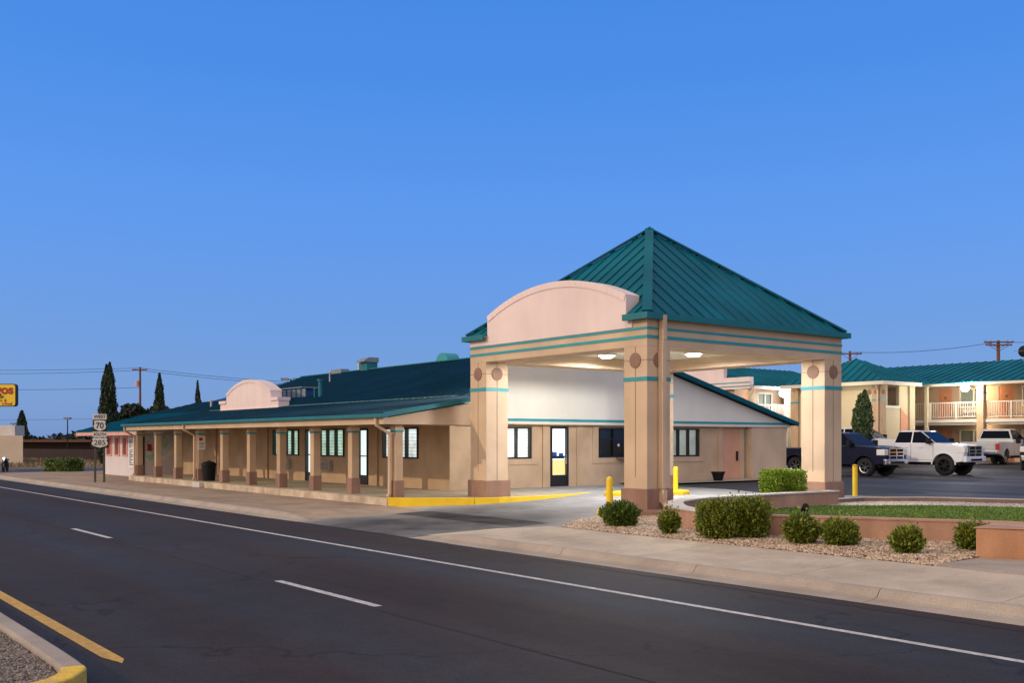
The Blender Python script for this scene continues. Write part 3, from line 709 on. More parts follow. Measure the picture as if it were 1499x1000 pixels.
mb.frustum((ap[0]-.16,ap[0]+.16,ap[1]-.16,ap[1]+.16),ap[2]-.12,(ap[0]-.02,ap[0]+.02,ap[1]-.02,ap[1]+.02),ap[2]+.12); mb.build('hip_cap','roof_teal',PC)
archfront(PC,-24.1,-18.3,17.60,18.05,4.57,5.40,6.05,0,'parapet_pink',.16,'parapet')
# pink upper face under the parapet
mb = MB(); mb.box(X0+.02,X1-.5,17.605,17.64,4.575,4.80); mb.build('beam_face','parapet_pink',PC)
downspout(PC,[(X1+.12,Y0+.42,4.85),(X1+.12,Y0+.42,4.25),(X1+.10,Y0+.42,4.0),(X1+.10,Y0+.42,.62),(X1+.13,Y0+.42,.60),(X1+.13,Y0+.42,.28)],w=.16,d=.13)
mb = MB(); mb.tube((X1+.14,Y0+.42,.30),(X1+.26,Y0+.40,.18),.07,n=12); mb.build('spout_outlet','stucco_pale',PC)
wparts(PC)
tag(MB().prism([(-18.2,17.25,-.2),(-17.3,16.85,-.2),(-16.85,17.3,-.2),(-17.1,18.7,-.2),(-18.2,18.7,-.2)],(0,0,.33)).build('column_plinth','brown_base'),'low brown plinth kerb under the near canopy column','plinth')

# ------------------------------------------------------------------ planters, lawn, gravel
wl = [(-16.95,24.2),(-16.95,22),(-16.95,20.2),(-16.8,18.6),(-16.2,17.2),(-15.5,16.4),(-14.8,15.8),(-14.0,15.4),(-13.1,15.15),(-12.2,15.35),(-10.9,16.1),(-9.8,16.65),(-9.2,17.0),(-8.3,17.3),(-5,17.8),(2,18.5),(20,20)]
def wallpoly(pts, t_):
    L_, Rr = [], []
    for i, p in enumerate(pts):
        a = Vector(pts[max(i-1,0)]); b_ = Vector(pts[min(i+1,len(pts)-1)]); d = (b_-a).normalized(); n = Vector((-d.y, d.x))
        L_.append(Vector(p)+n*t_/2); Rr.append(Vector(p)-n*t_/2)
    return L_, Rr
def smoothpts(pts, k=4):
    out = []
    P = [Vector(p) for p in pts]
    for i in range(len(P)-1):
        p0, p1, p2, p3 = P[max(i-1,0)], P[i], P[i+1], P[min(i+2,len(P)-1)]
        for j in range(k):
            t_ = j/k; out.append(.5*((2*p1)+(-p0+p2)*t_+(2*p0-5*p1+4*p2-p3)*t_**2+(-p0+3*p1-3*p2+p3)*t_**3))
    out.append(P[-1]); return out
ws = smoothpts(wl)
def wallstrip(pts, t_, z0, z1):
    A, B = wallpoly(pts, t_); mb = MB(); n = len(A)
    vs = [(p.x,p.y,z0) for p in A]+[(p.x,p.y,z1) for p in A]+[(p.x,p.y,z0) for p in B]+[(p.x,p.y,z1) for p in B]
    fs = []
    for i in range(n-1):
        fs += [(i,i+1,n+i+1,n+i),(2*n+i+1,2*n+i,3*n+i,3*n+i+1),(n+i,n+i+1,3*n+i+1,3*n+i)]
    fs += [(0,n,3*n,2*n),(n-1,3*n-1,4*n-1,2*n-1)]
    return mb.add(vs, fs)
PWL = empty('planter_wall', (-11,14,0), 'low curved terracotta planter wall round the lawn beside the sidewalk', 'planter')
wallstrip(ws,.30,-.2,.39).build('wall','terracotta',PWL,smooth=True)
wallstrip(ws[:4*9],.36,.39,.425).build('coping','cap',PWL,smooth=True)
wallstrip(ws[4*9:],.33,.39,.42).build('coping','terracotta',PWL,smooth=True)
wparts(PWL)
EB = empty('planter_end_wall', (-6.6,14.2,0), 'rust-coloured block at the sidewalk end of the lawn planter', 'planter')
eb = [(-8.02,15.03),(-7.3,15.5),(-6.6,15.25),(-3,16.2),(-3,17.0),(-7,17.0),(-8.25,16.1)]
mb = MB(); mb.prism([(x,y,-.1) for x,y in eb],(0,0,.56)); mb.build('wall','rust_block',EB,bevel=.02)
mb = MB(); mb.prism([(x+.03*(-1 if x<-7.5 else 1),y-.02,.461) for x,y in eb],(0,0,.02)); mb.build('coping','terracotta',EB,bevel=.008)
wparts(EB)
struct(MB().prism([(-7.9,13.72,-.05),(0,13.72,-.05),(0,16.3,-.05),(-3,16.1,-.05),(-6.6,15.2,-.05),(-7.3,15.4,-.05),(-8.0,14.95,-.05)],(0,0,.075)).build('concrete_pad','kerb'))
# lawn area floor + blades
lawn = [(p.x,p.y) for p in ws] + [(20,40.0),(-13.8,28.5),(-16.1,27.4),(-17.2,25.8)]
def poly_sheet(name, poly, z, m):
    mb = MB(); mb.add([(x,y,z) for x,y in poly],[tuple(range(len(poly)))]); return struct(mb.build(name,m))
poly_sheet('planter_soil',lawn,.0,'soil')
lp = [(-16.7,23.4),(-16.7,21),(-16.2,19.6),(-14.6,18.6),(-13.2,17.0),(-12.4,15.7),(-10.9,16.3),(-9.7,16.9),(-8.3,17.5),(-5,18.0),(-1,18.4),(-1,32.6),(-13.6,28.3),(-13.0,27.0),(-15.1,25.6)]
P = scatter(lp, 330000, .02)
dd_ = np.zeros((len(P),3)); dd_[:,2] = 1
P[:,2] += RNG.uniform(0,.03,len(P))
o = leaves('lawn',P,.022,'grass',None,dirs=dd_,aspect=3.2); tag(o,'short green lawn inside the terracotta planter wall','lawn',kind='stuff')
# white gravel strip behind lawn
gs = [(-17.15,24.0),(-16.6,23.6),(-15.1,25.6),(-12.8,27.0),(-13.6,28.4),(-16.0,27.4),(-17.2,25.9)]
poly_sheet('gravel_bed_base',gs,.03,'cap')
P = scatter(gs, 9000, .04); tag(pebbles('white_gravel',P,.032,'pebble_white'),'pale gravel strip between the lawn and the parking lot','gravel',kind='stuff')
struct(wallstrip([Vector(p) for p in [(-17.2,24.5),(-17.2,25.9),(-16.1,27.4),(-13.8,28.5),(20,40)]],.15,.0,.15).build('lot_kerb','brown_base'))
struct(wallstrip([Vector(p) for p in [(-17.2,24.5),(-17.2,25.9),(-16.1,27.4),(-13.8,28.5),(20,40)]],.18,.15,.175).build('lot_kerb','cap'))
# front gravel bed
def gz(x, y): return np.interp(np.asarray(y),[13.7,14.5,17],[.0,.04,.05]) * np.clip((np.asarray(x)+19.0)/2.5,-.1,1) + np.clip((-16.5-np.asarray(x))/2.,0,1)*-.05
gbp = [(-18.5,17.2),(-17.95,16.2),(-16.9,14.6),(-16.2,13.74),(-7.9,13.74),(-8.0,15.2),(-8.4,17.1),(-9.2,17.0),(-10.9,16.2),(-12.2,15.5),(-13.1,15.3),(-14,15.5),(-15.5,16.5),(-16.2,17.3),(-16.7,19.3),(-17.5,19.3),(-17.5,17.2)]
mb = MB(); mb.add([(x,y,float(gz(x,y))-.012) for x,y in gbp],[tuple(range(len(gbp)))]); struct(mb.build('gravel_bed','gravel_base'))
P = scatter(gbp, 75000, gz) 
tag(pebbles('tan_gravel',P,.030,'pebble'),'tan river gravel bed between sidewalk and planter wall','gravel',kind='stuff')

# shrubs
def shrub(x, y, z, rx, ry, h, n, m, label, group=None, boxy=2.2, size=.030, name='shrub', cat='shrub', rot=0, spiky=.0):
    root = empty(name,(x,y,z),label,cat,group)
    # leaves lie mostly near the surface of a superellipsoid, pulled in and out in clumps, twigs inside
    th = RNG.uniform(0,2*PI,n); u = RNG.uniform(-1,1,n); rad = RNG.uniform(.0,1,n)**.28
    s = np.sqrt(1-u*u); D = np.stack([s*np.cos(th), s*np.sin(th), u],1)
    k = (np.abs(D)**boxy).sum(1)**(-1/boxy)
    ph = RNG.uniform(0,6,6)
    lump = 1 + .09*np.sin(3*th+ph[5]+2*u) + .08*np.sin(7*th+ph[0]+5*u) + .08*np.sin(13*th+ph[1]-11*u) + .07*np.sin(23*th+ph[2]+17*u) + .05*np.sin(37*th+ph[3]-21*u) + .05*np.sin(7*u+ph[4])
    q = D*(k*rad*lump)[:,None]; q += RNG.normal(size=q.shape)*.03
    taper = 1 - .22*np.clip(-q[:,2],0,1)
    P = np.stack([q[:,0]*rx*taper, q[:,1]*ry*taper, (q[:,2]+1)*h/2 + .02],1)
    c, s_ = math.cos(rot), math.sin(rot); P[:,:2] = P[:,:2] @ np.array([[c,s_],[-s_,c]])
    P[:,2] = np.maximum(P[:,2],.01)
    # stray shoots at the top
    if spiky:
        top = P[:,2] > h*.72; P[top,2] += RNG.exponential(spiky,top.sum())*(RNG.random(top.sum())<.25)
    dirs = D + np.array([0,0,.6])
    leaves('foliage',P,size,m,root,dirs=dirs)
    st = MB()
    for i in range(7):
        a = i*.9; st.tube((.03*math.cos(a),.03*math.sin(a),-.03),(rx*.55*math.cos(a),ry*.55*math.sin(a),h*.6),.014,.006,n=5)
    st.build('stems','bark',root)
    return root
G1 = 'trimmed shrubs along the gravel bed'
shrub(-15.35,14.62,.0,.36,.36,.50,9000,'leaf_dark','dark rounded shrub in gravel, left of the group by the near canopy column',G1,boxy=2.6)
shrub(-13.6,14.22,.0,.20,.20,.42,3600,'leaf_shrub','small sparse shrub in gravel between column shrub and the big paired shrub',G1,spiky=.05)
shrub(-12.4,14.22,.0,.33,.33,.66,12000,'leaf_shrub','left half of the big paired shrub against the planter wall',G1,boxy=3.4,spiky=.03)
shrub(-12.1,14.72,.0,.34,.34,.70,13000,'leaf_shrub','right half of the big paired shrub against the planter wall',G1,boxy=3.4,spiky=.03)
shrub(-10.87,14.58,.0,.28,.28,.47,8000,'leaf_shrub','rounded shrub just right of the big paired shrub',G1,boxy=2.6,spiky=.03)
shrub(-10.25,14.8,.0,.27,.27,.43,7500,'leaf_shrub','squat shrub in mid gravel below the lawn wall',G1,boxy=2.6,spiky=.03)
shrub(-8.9,14.62,.0,.23,.23,.39,6000,'leaf_shrub','spiky small shrub standing alone in the gravel',G1,boxy=2.5,spiky=.035)
shrub(-8.5,15.85,.0,.25,.25,.44,5500,'leaf_shrub','shrub half hidden behind the rust block',G1,boxy=2.5,spiky=.03)
BH = empty('box_hedge',(-17.65,22.9,.13),'bright green clipped box hedge behind the planter wall before the far canopy column','hedge')
n=15000; P = RNG.uniform(-1,1,(n,3)); k = np.max(np.abs(P),axis=1); P = P/k[:,None]*RNG.uniform(.80,1.03,n)[:,None]; dirs=P.copy(); P = P*np.array([.34,.58,.41])+np.array([0,0,.43]); P += RNG.normal(size=P.shape)*.018
sh = RNG.random(n)<.05; P[sh,2] += RNG.exponential(.04,sh.sum()); dirs[:,2]+=.7
leaves('foliage',P,.034,'leaf_hedge',BH,dirs=dirs); MB().box(-.24,.24,-.46,.46,0,.7).build('stems','bark',BH)
# grass tufts in planter ring
def tuft(x,y,z,h,r,label):
    n = 260; P = np.column_stack([RNG.normal(0,r/2,n),RNG.normal(0,r/2,n),RNG.uniform(0,h*.5,n)]); dirs = np.column_stack([P[:,0]*2,P[:,1]*2,np.ones(n)])
    e = empty('grass_tuft',(x,y,z),label,'grass','grass tufts inside the planter ring'); leaves('foliage',P,.02,'leaf_hedge',e,dirs=dirs,aspect=8)
tuft(-16.2,18.5,.05,.62,.4,'light green grass tuft left inside the planter ring'); tuft(-15.6,19.2,.05,.55,.35,'light green grass tuft right inside the planter ring')
# landscape spotlight by the big shrub
SL = empty('landscape_spotlight',(-12.35,16.7,.0),'small black landscape spotlight behind the big paired shrub','spotlight')
mb = MB(); mb.tube((0,0,0),(0,0,.42),.02,n=8); mb.tube((-.06,.06,.44),(.05,-.05,.52),.075,.06,n=14); mb.build('lamp_body','black_plastic',SL)

# ------------------------------------------------------------------ bollards, pot, bin, median
def bollard(x,y,z,label,h=1.0,dirty=False):
    r = empty('bollard',(x,y,z),label,'bollard','yellow steel bollards')
    mb = MB(); n=16; mb.tube((0,0,-.2),(0,0,h-.06),.075,n=n,caps=False); mb.tube((0,0,h-.06),(0,0,h-.02),.075,.058,n=n,caps=False); mb.tube((0,0,h-.02),(0,0,h),.058,.02,n=n); mb.build('post','yellow',r,smooth=True)
    return r
bollard(-16.98,15.82,-.04,'yellow bollard in front of the near canopy column, behind the dark shrub',1.02)
bollard(-22.4,23.7,.13,'yellow bollard on a yellow kerb near the lobby wall',.85)
b3 = bollard(-18.1,26.9,.13,'yellow bollard beside the far canopy column, under a dark truck',.95)
MB().tube((0,0,.90),(0,0,.93),.09,n=14).build('cap_ring','worn_yellow',b3)
for (x0,x1,y0,y1,z0,z1) in ((-18.72,-18.48,17.0,17.5,-.15,.1),):
    struct(MB().box(x0,x1,y0,y1,z0,z1).build('yellow_kerb','yellow',bevel=.03))
struct(MB().prism([(-22.9,21.1,.05),(-22.5,21.0,.05),(-21.6,23.2,.05),(-21.7,23.6,.05),(-22.5,24.1,.05),(-22.9,23.6,.05)],(0,0,.20)).build('yellow_kerb','yellow',bevel=.03))
struct(MB().box(-17.62,-17.25,24.3,24.75,.1,.20).build('yellow_kerb','yellow',bevel=.03))
pt = empty('flower_pot',(-27.2,31.2,.20),'empty dark brown flower pot by the lobby end door','pot')
mb = MB(); n=20
for (z0_,r0,z1_,r1) in ((0,.17,.30,.25),(.30,.28,.36,.28)): mb.tube((0,0,z0_),(0,0,z1_),r0,r1,n=n)
mb.build('pot_body','black_plastic',pt,smooth=True); MB().tube((0,0,.355),(0,0,.365),.25,n=n).build('soil','soil',pt)
bn = empty('trash_bin',(-40.4+.0,15.95,.13),'black rubber trash bin beside an arcade column','trash bin')
bn.location = (-41.0,15.75,.13)
mb = MB(); mb.tube((0,0,0),(0,0,.66),.24,.29,n=20); mb.tube((0,0,.66),(0,0,.72),.32,.31,n=20); mb.build('bin_body','black_plastic',bn,smooth=True)
mb = MB(); mb.tube((0,0,.72),(0,0,.80),.30,.16,n=20); mb.box(-.1,.1,-.03,.03,.78,.84); mb.build('lid','black_plastic',bn,smooth=True)
# parking notices on the fourth arcade column from the far end
xn = CX0-2.63*6
o = MB().box(xn+.02,xn+.035,15.50,15.80,1.42,1.98).build('wall_notice','sign_white'); tag(o,'white notice with red and black print on an arcade column near the trash bin','notice')
mb = MB(); mb.box(xn+.035,xn+.038,15.54,15.70,1.78,1.92); mb.build('red_mark','tail_red',o)
mb = MB(); mb.box(xn+.035,xn+.038,15.55,15.76,1.66,1.70); mb.box(xn+.035,xn+.038,15.55,15.74,1.58,1.61); mb.box(xn+.035,xn+.038,15.55,15.76,1.5,1.53); mb.build('lettering','wire',o)
o = MB().box(-47.0,-46.85,WY-.15,WY,1.05,1.3).build('wall_hydrant','pink_trim'); tag(o,'small brown wall fitting above the trash bin on the arcade wall','fitting')
struct(MB().box(-40.9,-40.1,15.0,15.2,-.1,.12).build('slab_step','cap',bevel=.02))

# median at lower left
mo = [(-200,2.32),(-11.9,2.32),(-9.35,2.32),(-8.88,2.24),(-8.60,1.98),(-8.52,1.5),(-8.53,.6),(-8.55,-.5),(-8.55,-2.2),(-200,-2.2)]
ms = [Vector(p) for p in mo[:9]]
mk = smoothpts(mo[1:9],4); mk = [Vector(mo[0])] + mk
A, B = wallpoly(mk,.34)
i_split = 9
def kerbseg(pts, name, m): struct(wallstrip(pts,.19,-.3,-.10).build(name,m,bevel=.025))
kerbseg(mk[:7],'median_kerb','kerb'); 
mat('chipped_yellow',(.84,.55,.03),.8,.0,4.5,col2=(.52,.36,.13),bump=.5,bscale=30,fine=.15)
kerbseg(mk[6:],'median_kerb','chipped_yellow')
poly = [(p.x-.05,p.y-.12) for p in mk] + [(-200,-2.2)]
mb = MB(); mb.add([(x,y,-.155) for x,y in poly],[tuple(range(len(poly)))]); struct(mb.build('median_bed','median_base'))
pp = [(-22,2.22),(-9.4,2.21),(-8.97,2.13),(-8.72,1.9),(-8.64,1.4),(-8.64,.2),(-8.66,-1.2),(-22,-1.2)]
P = scatter(pp,80000,-.15); tag(pebbles('median_gravel',P,.020,'pebble_grey'),'dark brown gravel filling the road median','gravel',kind='stuff')
def rock(x,y,z,s,label):
    bm = bmesh.new(); bmesh.ops.create_icosphere(bm,subdivisions=2,radius=s)
    for v in bm.verts: v.co = v.co*(1+random.uniform(-.18,.18)); v.co.z *= .55
    me = bpy.data.meshes.new('rock'); bm.to_mesh(me); bm.free(); me.materials.append(M['rock']); o = bpy.data.objects.new('rock',me); C.objects.link(o); o.location=(x,y,z)
    tag(o,label,'rock')
rock(-10.2,1.66,-.12,.07,'pale tan rock lying on the median gravel')

# ------------------------------------------------------------------ highway signs
HS = empty('highway_sign',(-48.1,13.4,-.1),'highway route markers stacked on two posts by the kerb','road sign')
# local: panels face the road traffic towards the viewpoint
fx = math.atan2(50.2, -13.0)  # not used for geometry, signs face along the road
rootrot = R(77)   # plane faces roughly +X -Y
HS.rotation_euler = (0,0,rootrot)
# local x = right as seen, -y = face
for sx in (-.19,.19):
    MB().box(sx-.045,sx+.045,0,.09,-.2,2.95).build('post','post_olive',HS)
Q = Matrix.Rotation(R(90),3,'X')
def panel(x,z,w,h,name='sign_panel',m='sign_white'):
    return MB().box(x-w/2,x+w/2,-.03,0,z-h/2,z+h/2).build(name,m,HS,bevel=.01)
def shield(w,h,panelobj,x,z):
    pts = []
    prof = [(-.30,.50),(-.22,.44),(-.10,.46),(0,.50),(.10,.46),(.22,.44),(.30,.50),(.44,.34),(.38,.18),(.44,.02),(.46,-.12),(.38,-.30),(.20,-.40),(0,-.50),(-.20,-.40),(-.38,-.30),(-.46,-.12),(-.44,.02),(-.38,.18),(-.44,.34)]
    mb = MB(); mb.prism([(x+a*w,-.031,z+b_*h) for a,b_ in prof],(0,-.006,0)); mb.build('shield','sign_white',panelobj)
p1 = panel(0,2.97,.58,.25); p2 = panel(0,2.57,.60,.52,m='sign_black'); p3 = panel(0,2.17,.58,.25); p4 = panel(.0,1.80,.75,.48,m='sign_black')
shield(.57,.50,p2,0,2.57); shield(.74,.46,p4,.0,1.80)
text('WEST',.19,'sign_black',(0,-.034,2.97),Q,p1,sx=1.0,bold=.005); text('70',.37,'sign_black',(0,-.040,2.56),Q,p2,sx=.92,bold=.008)
text('SOUTH',.18,'sign_black',(0,-.034,2.17),Q,p3,sx=.88,bold=.004); text('285',.32,'sign_black',(0,-.040,1.79),Q,p4,sx=1.06,bold=.002)

# ------------------------------------------------------------------ vehicles
def wheel(parent, x, y, r, w, side, rim='rim_grey'):
    """x forward, y lateral; side=+1 outward +y"""
    n = 28; mb = MB()
    prof = [(r*.62,w*.5),(r*.90,w*.5),(r,w*.36),(r,-w*.36),(r*.90,-w*.5),(r*.62,-w*.5)]
    vs = []; 
    for i in range(n):
        a = 2*PI*i/n
        for (rr, ww) in prof: vs.append((x+rr*math.cos(a), y+ww, r+rr*math.sin(a)))
    k = len(prof); fs = [(i*k+j,i*k+j+1,((i+1)%n)*k+j+1,((i+1)%n)*k+j) for i in range(n) for j in range(k-1)]
    mb.add(vs,fs); t_ = mb.build('wheel','tyre',parent,smooth=True)
    rm = MB(); yo = y+side*w*.30
    rm.tube((x,yo-side*.02,r),(x,yo,r),r*.15,n=12)
    for i in range(6):
        a = 2*PI*i/6+.3; c, s_ = math.cos(a), math.sin(a)
        rm.beam((x+r*.08*c,yo-side*.01,r+r*.08*s_),(x+r*.60*c,yo,r+r*.60*s_),.05*r/.4,.03,(0,1,0))
    vs=[];n2=28
    for i in range(n2):
        a=2*PI*i/n2
        vs += [(x+r*.63*math.cos(a),y+side*w*.42,r+r*.63*math.sin(a)),(x+r*.54*math.cos(a),y+side*w*.34,r+r*.54*math.sin(a)),(x+r*.54*math.cos(a),y-side*w*.3,r+r*.54*math.sin(a))]
    rm.add(vs,[(i*3+j,i*3+j+1,((i+1)%n2)*3+j+1,((i+1)%n2)*3+j) for i in range(n2) for j in range(2)])
    rm.build('rim',rim,t_)
    MB().tube((x,y-side*w*.25,r),(x,y-side*w*.2,r),r*.55,n=20).build('brake_disc','black_plastic',t_)
def pickup(loc, ang, paint, label, rim='rim_grey', L=6.1, W=2.0, lift=.0, grille='chrome', kind='crew', rw=.42, name='pickup_truck', bumper='chrome', cat='pickup truck'):
    """x forward; profile extruded across the width with wheel arches cut in, tapered glasshouse"""
    root = empty(name,loc,label,cat,'vehicles in the parking lot',rz=ang)
    f, b_ = L/2, -L/2; wf, wr = f-1.0, b_+1.25; zb = .42+lift; ar = rw+.10; zd = 1.18+lift; zh = 1.24+lift; zr = 1.95+lift
    def arch(xc):
        pts = []
        for i in range(9):
            a = PI - PI*i/8; pts.append((xc+ar*math.cos(a), max(zb, rw+.02+ar*math.sin(a)) if 0<i<8 else zb))
        return pts
    cabf, cabr = f-1.40, f-3.55          # windscreen base, cab rear
    if kind == 'suv': cabr = b_+.12
    prof = [(b_+.04,zb+.12)] + arch(wr) + arch(wf) + [(f-.10,zb+.05),(f-.03,zb+.3),(f-.02,zh-.16),(f-.14,zh-.03),(f-.5,zh+.03),(cabf,zh+.10),(cabr,zh+.10),(cabr-.02,zd+.02) if kind!='suv' else (cabr,zh+.05),(b_,zd+.02)]
    mb = MB(); mb.prism([(x,-W/2,z) for x,z in prof],(0,W,0)); body = mb.build('body',paint,root,bevel=.035)
    # inner black underbody and arches
    MB().box(b_+.3,f-.35,-W/2+.30,W/2-.30,.36+lift*.6,zb+.35).build('underbody','black_plastic',root)
    # bed hollow (dark liner)
    if kind != 'suv':
        MB().box(b_+.10,cabr-.12,-W/2+.14,W/2-.14,zd+.018,zd+.03).build('bed_liner','black_plastic',root)
    # cab
    tw = W/2-.26; bw = W/2-.06; rf = cabf-.85; rr_ = cabr+.14
    z0 = zh+.08
    cab = MB(); cab.add([(cabf,-bw,z0),(cabf,bw,z0),(cabr,bw,z0),(cabr,-bw,z0),(rf,-tw,zr-.04),(rf,tw,zr-.04),(rr_,tw,zr-.04),(rr_,-tw,zr-.04),(rf-.25,-tw+.1,zr),(rf-.25,tw-.1,zr),(rr_+.2,tw-.1,zr),(rr_+.2,-tw+.1,zr)],
        [(0,3,2,1),(0,1,5,4),(1,2,6,5),(2,3,7,6),(3,0,4,7),(4,5,9,8),(5,6,10,9),(6,7,11,10),(7,4,8,11),(8,9,10,11)])
    cb = cab.build('cab',paint,root,bevel=.03)
    def lerp(a,b__,t_): return tuple(a[i]+(b__[i]-a[i])*t_ for i in range(3))
    def glassquad(q, name, inset=.06, out=.012):
        P4 = [Vector(p) for p in q]; c = sum(P4,Vector())/4; n = (P4[1]-P4[0]).cross(P4[3]-P4[0]).normalized()
        if n.dot(c-Vector((-.1,0,zh+.2)))<0: n = -n
        R4 = []
        for i in range(4):
            a = P4[i-1]-P4[i]; e = P4[(i+1)%4]-P4[i]; R4.append(P4[i]+a.normalized()*inset+e.normalized()*inset+n*out)
        m_ = MB(); m_.prism([p-n*.02 for p in R4],n*.02); m_.build(name,'tint_glass',cb)
    for s_ in (-1,1):
        segs = [(cabr,(cabr+cabf-.35)/2),((cabr+cabf-.35)/2,cabf)] if kind!='suv' else [(cabr,cabr+1.3),(cabr+1.3,.05),(.05,cabf)]
        def topx(xb_): return rr_+(rf-rr_)*(xb_-cabr)/(cabf-cabr)
        for a, c in segs:
            ta = rr_ if a==cabr else a+.0; tc = rf if c==cabf else c
            glassquad([(a,s_*bw,z0),(c,s_*bw,z0),(tc,s_*tw,zr-.04),(ta,s_*tw,zr-.04)],'side_window',.035)
    glassquad([(cabf,-bw,z0),(cabf,bw,z0),(rf,tw,zr-.04),(rf,-tw,zr-.04)],'windscreen',.07)
    glassquad([(cabr,-bw,z0),(cabr,bw,z0),(rr_,tw,zr-.04),(rr_,-tw,zr-.04)],'rear_window',.09)
    # shut lines, handles, mouldings
    sm = MB(); hd = MB(); mid = (cabr+cabf-.35)/2
    for s_ in (-1,1):
        y = s_*(W/2+.001)
        for x in (cabr+.06,mid,cabf-.12): sm.box(x-.006,x+.006,min(y,y+s_*.003),max(y,y+s_*.003),zb+.12,zh+.06)
        sm.box(cabr+.06,cabf-.12,min(y,y+s_*.003),max(y,y+s_*.003),zb+.11,zb+.12)
        for x in (mid-.25,cabf-1.25+.75-.25): hd.box(x-.10,x+.10,min(y,y+s_*.03),max(y,y+s_*.03),zh-.12,zh-.08)
    sm.build('shut_line','black_plastic',body); hd.build('door_handle',paint,root)
    # fender flares
    for xc in (wf,wr):
        for s_ in (-1,1):
            fl = MB()
            pr = [(xc+(ar+dx)*math.cos(PI-PI*i/14), rw+.02+(ar+dx)*math.sin(PI-PI*i/14)) for dx in (0,) for i in range(15)]
            for (xa,za),(xb,zb_) in zip(pr,pr[1:]):
                if za < zb-.12 and zb_ < zb-.12: continue
                fl.beam((xa,s_*(W/2+.01),max(za,zb-.1)),(xb,s_*(W/2+.01),max(zb_,zb-.1)),.05,.05,(0,1,0))
            fl.build('fender_flare',paint,root)
    for s_ in (-1,1):
        mr_ = MB(); mr_.box(cabf-.35,cabf-.22,s_*(W/2)-.02,s_*(W/2)+.02,zh+.10,zh+.14); mr_.box(cabf-.38,cabf-.20,min(s_*(W/2+.02),s_*(W/2+.24)),max(s_*(W/2+.02),s_*(W/2+.24)),zh+.06,zh+.34); mr_.build('mirror','black_plastic',root,bevel=.03)
        hl = MB(); hl.box(f-.38,f+.03,min(s_*(W/2-.34),s_*(W/2+.014)),max(s_*(W/2-.34),s_*(W/2+.014)),zh-.36,zh-.08); hl.build('headlight','lens',root,bevel=.03)
        tl = MB(); tl.box(b_-.012,b_+.12,min(s_*(W/2-.17),s_*(W/2+.012)),max(s_*(W/2-.17),s_*(W/2+.012)),zd-.42,zd-.06); tl.build('tail_light','tail_red',root,bevel=.02)
    g_ = MB(); g_.box(f-.06,f+.030,-W/2+.35,W/2-.35,zh-.56,zh-.03); gr = g_.build('grille','black_plastic',root,bevel=.03)
    g_ = MB(); yw = W/2-.38
    for z in (zh-.54,zh-.38,zh-.22,zh-.05): g_.box(f+.030,f+.055,-yw,yw,z-.022,z+.022)
    for y in (-yw+.02,0,yw-.02): g_.box(f+.028,f+.050,y-.03,y+.03,zh-.54,zh-.05)
    g_.tube((f+.05,0,zh-.29),(f+.065,0,zh-.29),.08,n=16); g_.build('grille_bar',grille,gr)
    bp = MB(); bp.prism([(f-.08,-W/2,zb+.02),(f-.08,-W/2,zb+.30),(f+.07,-W/2+.05,zb+.28),(f+.10,-W/2+.10,zb+.06),(f+.02,-W/2+.1,zb-.02)],(0,W,0)) if False else bp.box(f-.10,f+.10,-W/2+.02,W/2-.02,zb+.02,zb+.30)
    fb = bp.build('front_bumper',bumper,root,bevel=.05)
    MB().box(f+.095,f+.108,-.55,.55,zb+.08,zb+.18).build('air_intake','black_plastic',fb)
    for s_ in (-1,1): MB().tube((f+.09,s_*.72,zb+.14),(f+.11,s_*.72,zb+.14),.055,n=12).build('fog_lamp','lens',fb)
    bp = MB(); bp.box(b_-.12,b_+.06,-W/2+.04,W/2-.04,zb+.10,zb+.30); bp.build('rear_bumper',bumper,root,bevel=.04)
    if kind!='suv': MB().box(b_-.012,b_,-W/2+.2,W/2-.2,zb+.40,zd-.04).build('tailgate_panel',paint,root,bevel=.005)
    MB().box(wr+ar+.15,wf-ar-.15,-W/2+.02,-W/2+.12,zb-.12,zb-.06).box(wr+ar+.15,wf-ar-.15,W/2-.12,W/2-.02,zb-.12,zb-.06).build('side_step','black_plastic',root)
    for x in (wf,wr):
        for s_ in (-1,1): wheel(root,x,s_*(W/2-.17),rw,.30,s_,rim)
    return root
def heading(phi):   # phi measured from the viewer's right, anticlockwise
    r_, d_ = math.cos(phi), math.sin(phi); x, y = pos(r_, d_); return math.atan2(y, x)
def truck_at(px_r, px_d, phi, wheel_off, side, **k):
    """place by its nearer wheel: wheel_off along x from the centre"""
    f = (math.cos(phi), math.sin(phi)); l = (-f[1], f[0])
    r_ = px_r - f[0]*wheel_off + l[0]*side; d_ = px_d - f[1]*wheel_off + l[1]*side
    x, y = pos(r_, d_); return (x, y, k.get('z',.134)), heading(phi)
loc, a = truck_at(16.35,47.0,R(-50),2.1,.85); pickup(loc,a,'paint_navy','dark navy pickup truck with chrome grille, nearest the canopy column',rim='chrome',lift=.10,rw=.43,L=6.0)
loc, a = truck_at(20.5,48.4,R(-50),2.1,.85); pickup(loc,a,'paint_white','white lifted crew-cab pickup truck with tinted windows beside the dark truck',rim='black_plastic',lift=.20,rw=.48,grille='equip_grey',bumper='paint_white',L=6.2)
loc, a = truck_at(27.2,56.6,R(47),-1.8,.85,z=.45); loc = (loc[0],loc[1],.45); pickup(loc,a,'paint_silver','silver pickup truck seen from behind at the right of the lot',rim='chrome',lift=.06,rw=.41)
x, y = pos(27.2,52.3); pickup((x,y,.25),heading(R(-118)),'paint_black','dark pickup truck cut by the right picture edge, grille toward the street',lift=.1)
x, y = pos(19.9,57.5); pickup((x,y,.38),heading(R(-40)),'paint_white','white sport utility vehicle mostly hidden behind the dark truck',kind='suv',lift=.18,L=4.7,name='sport_utility_vehicle',cat='suv')
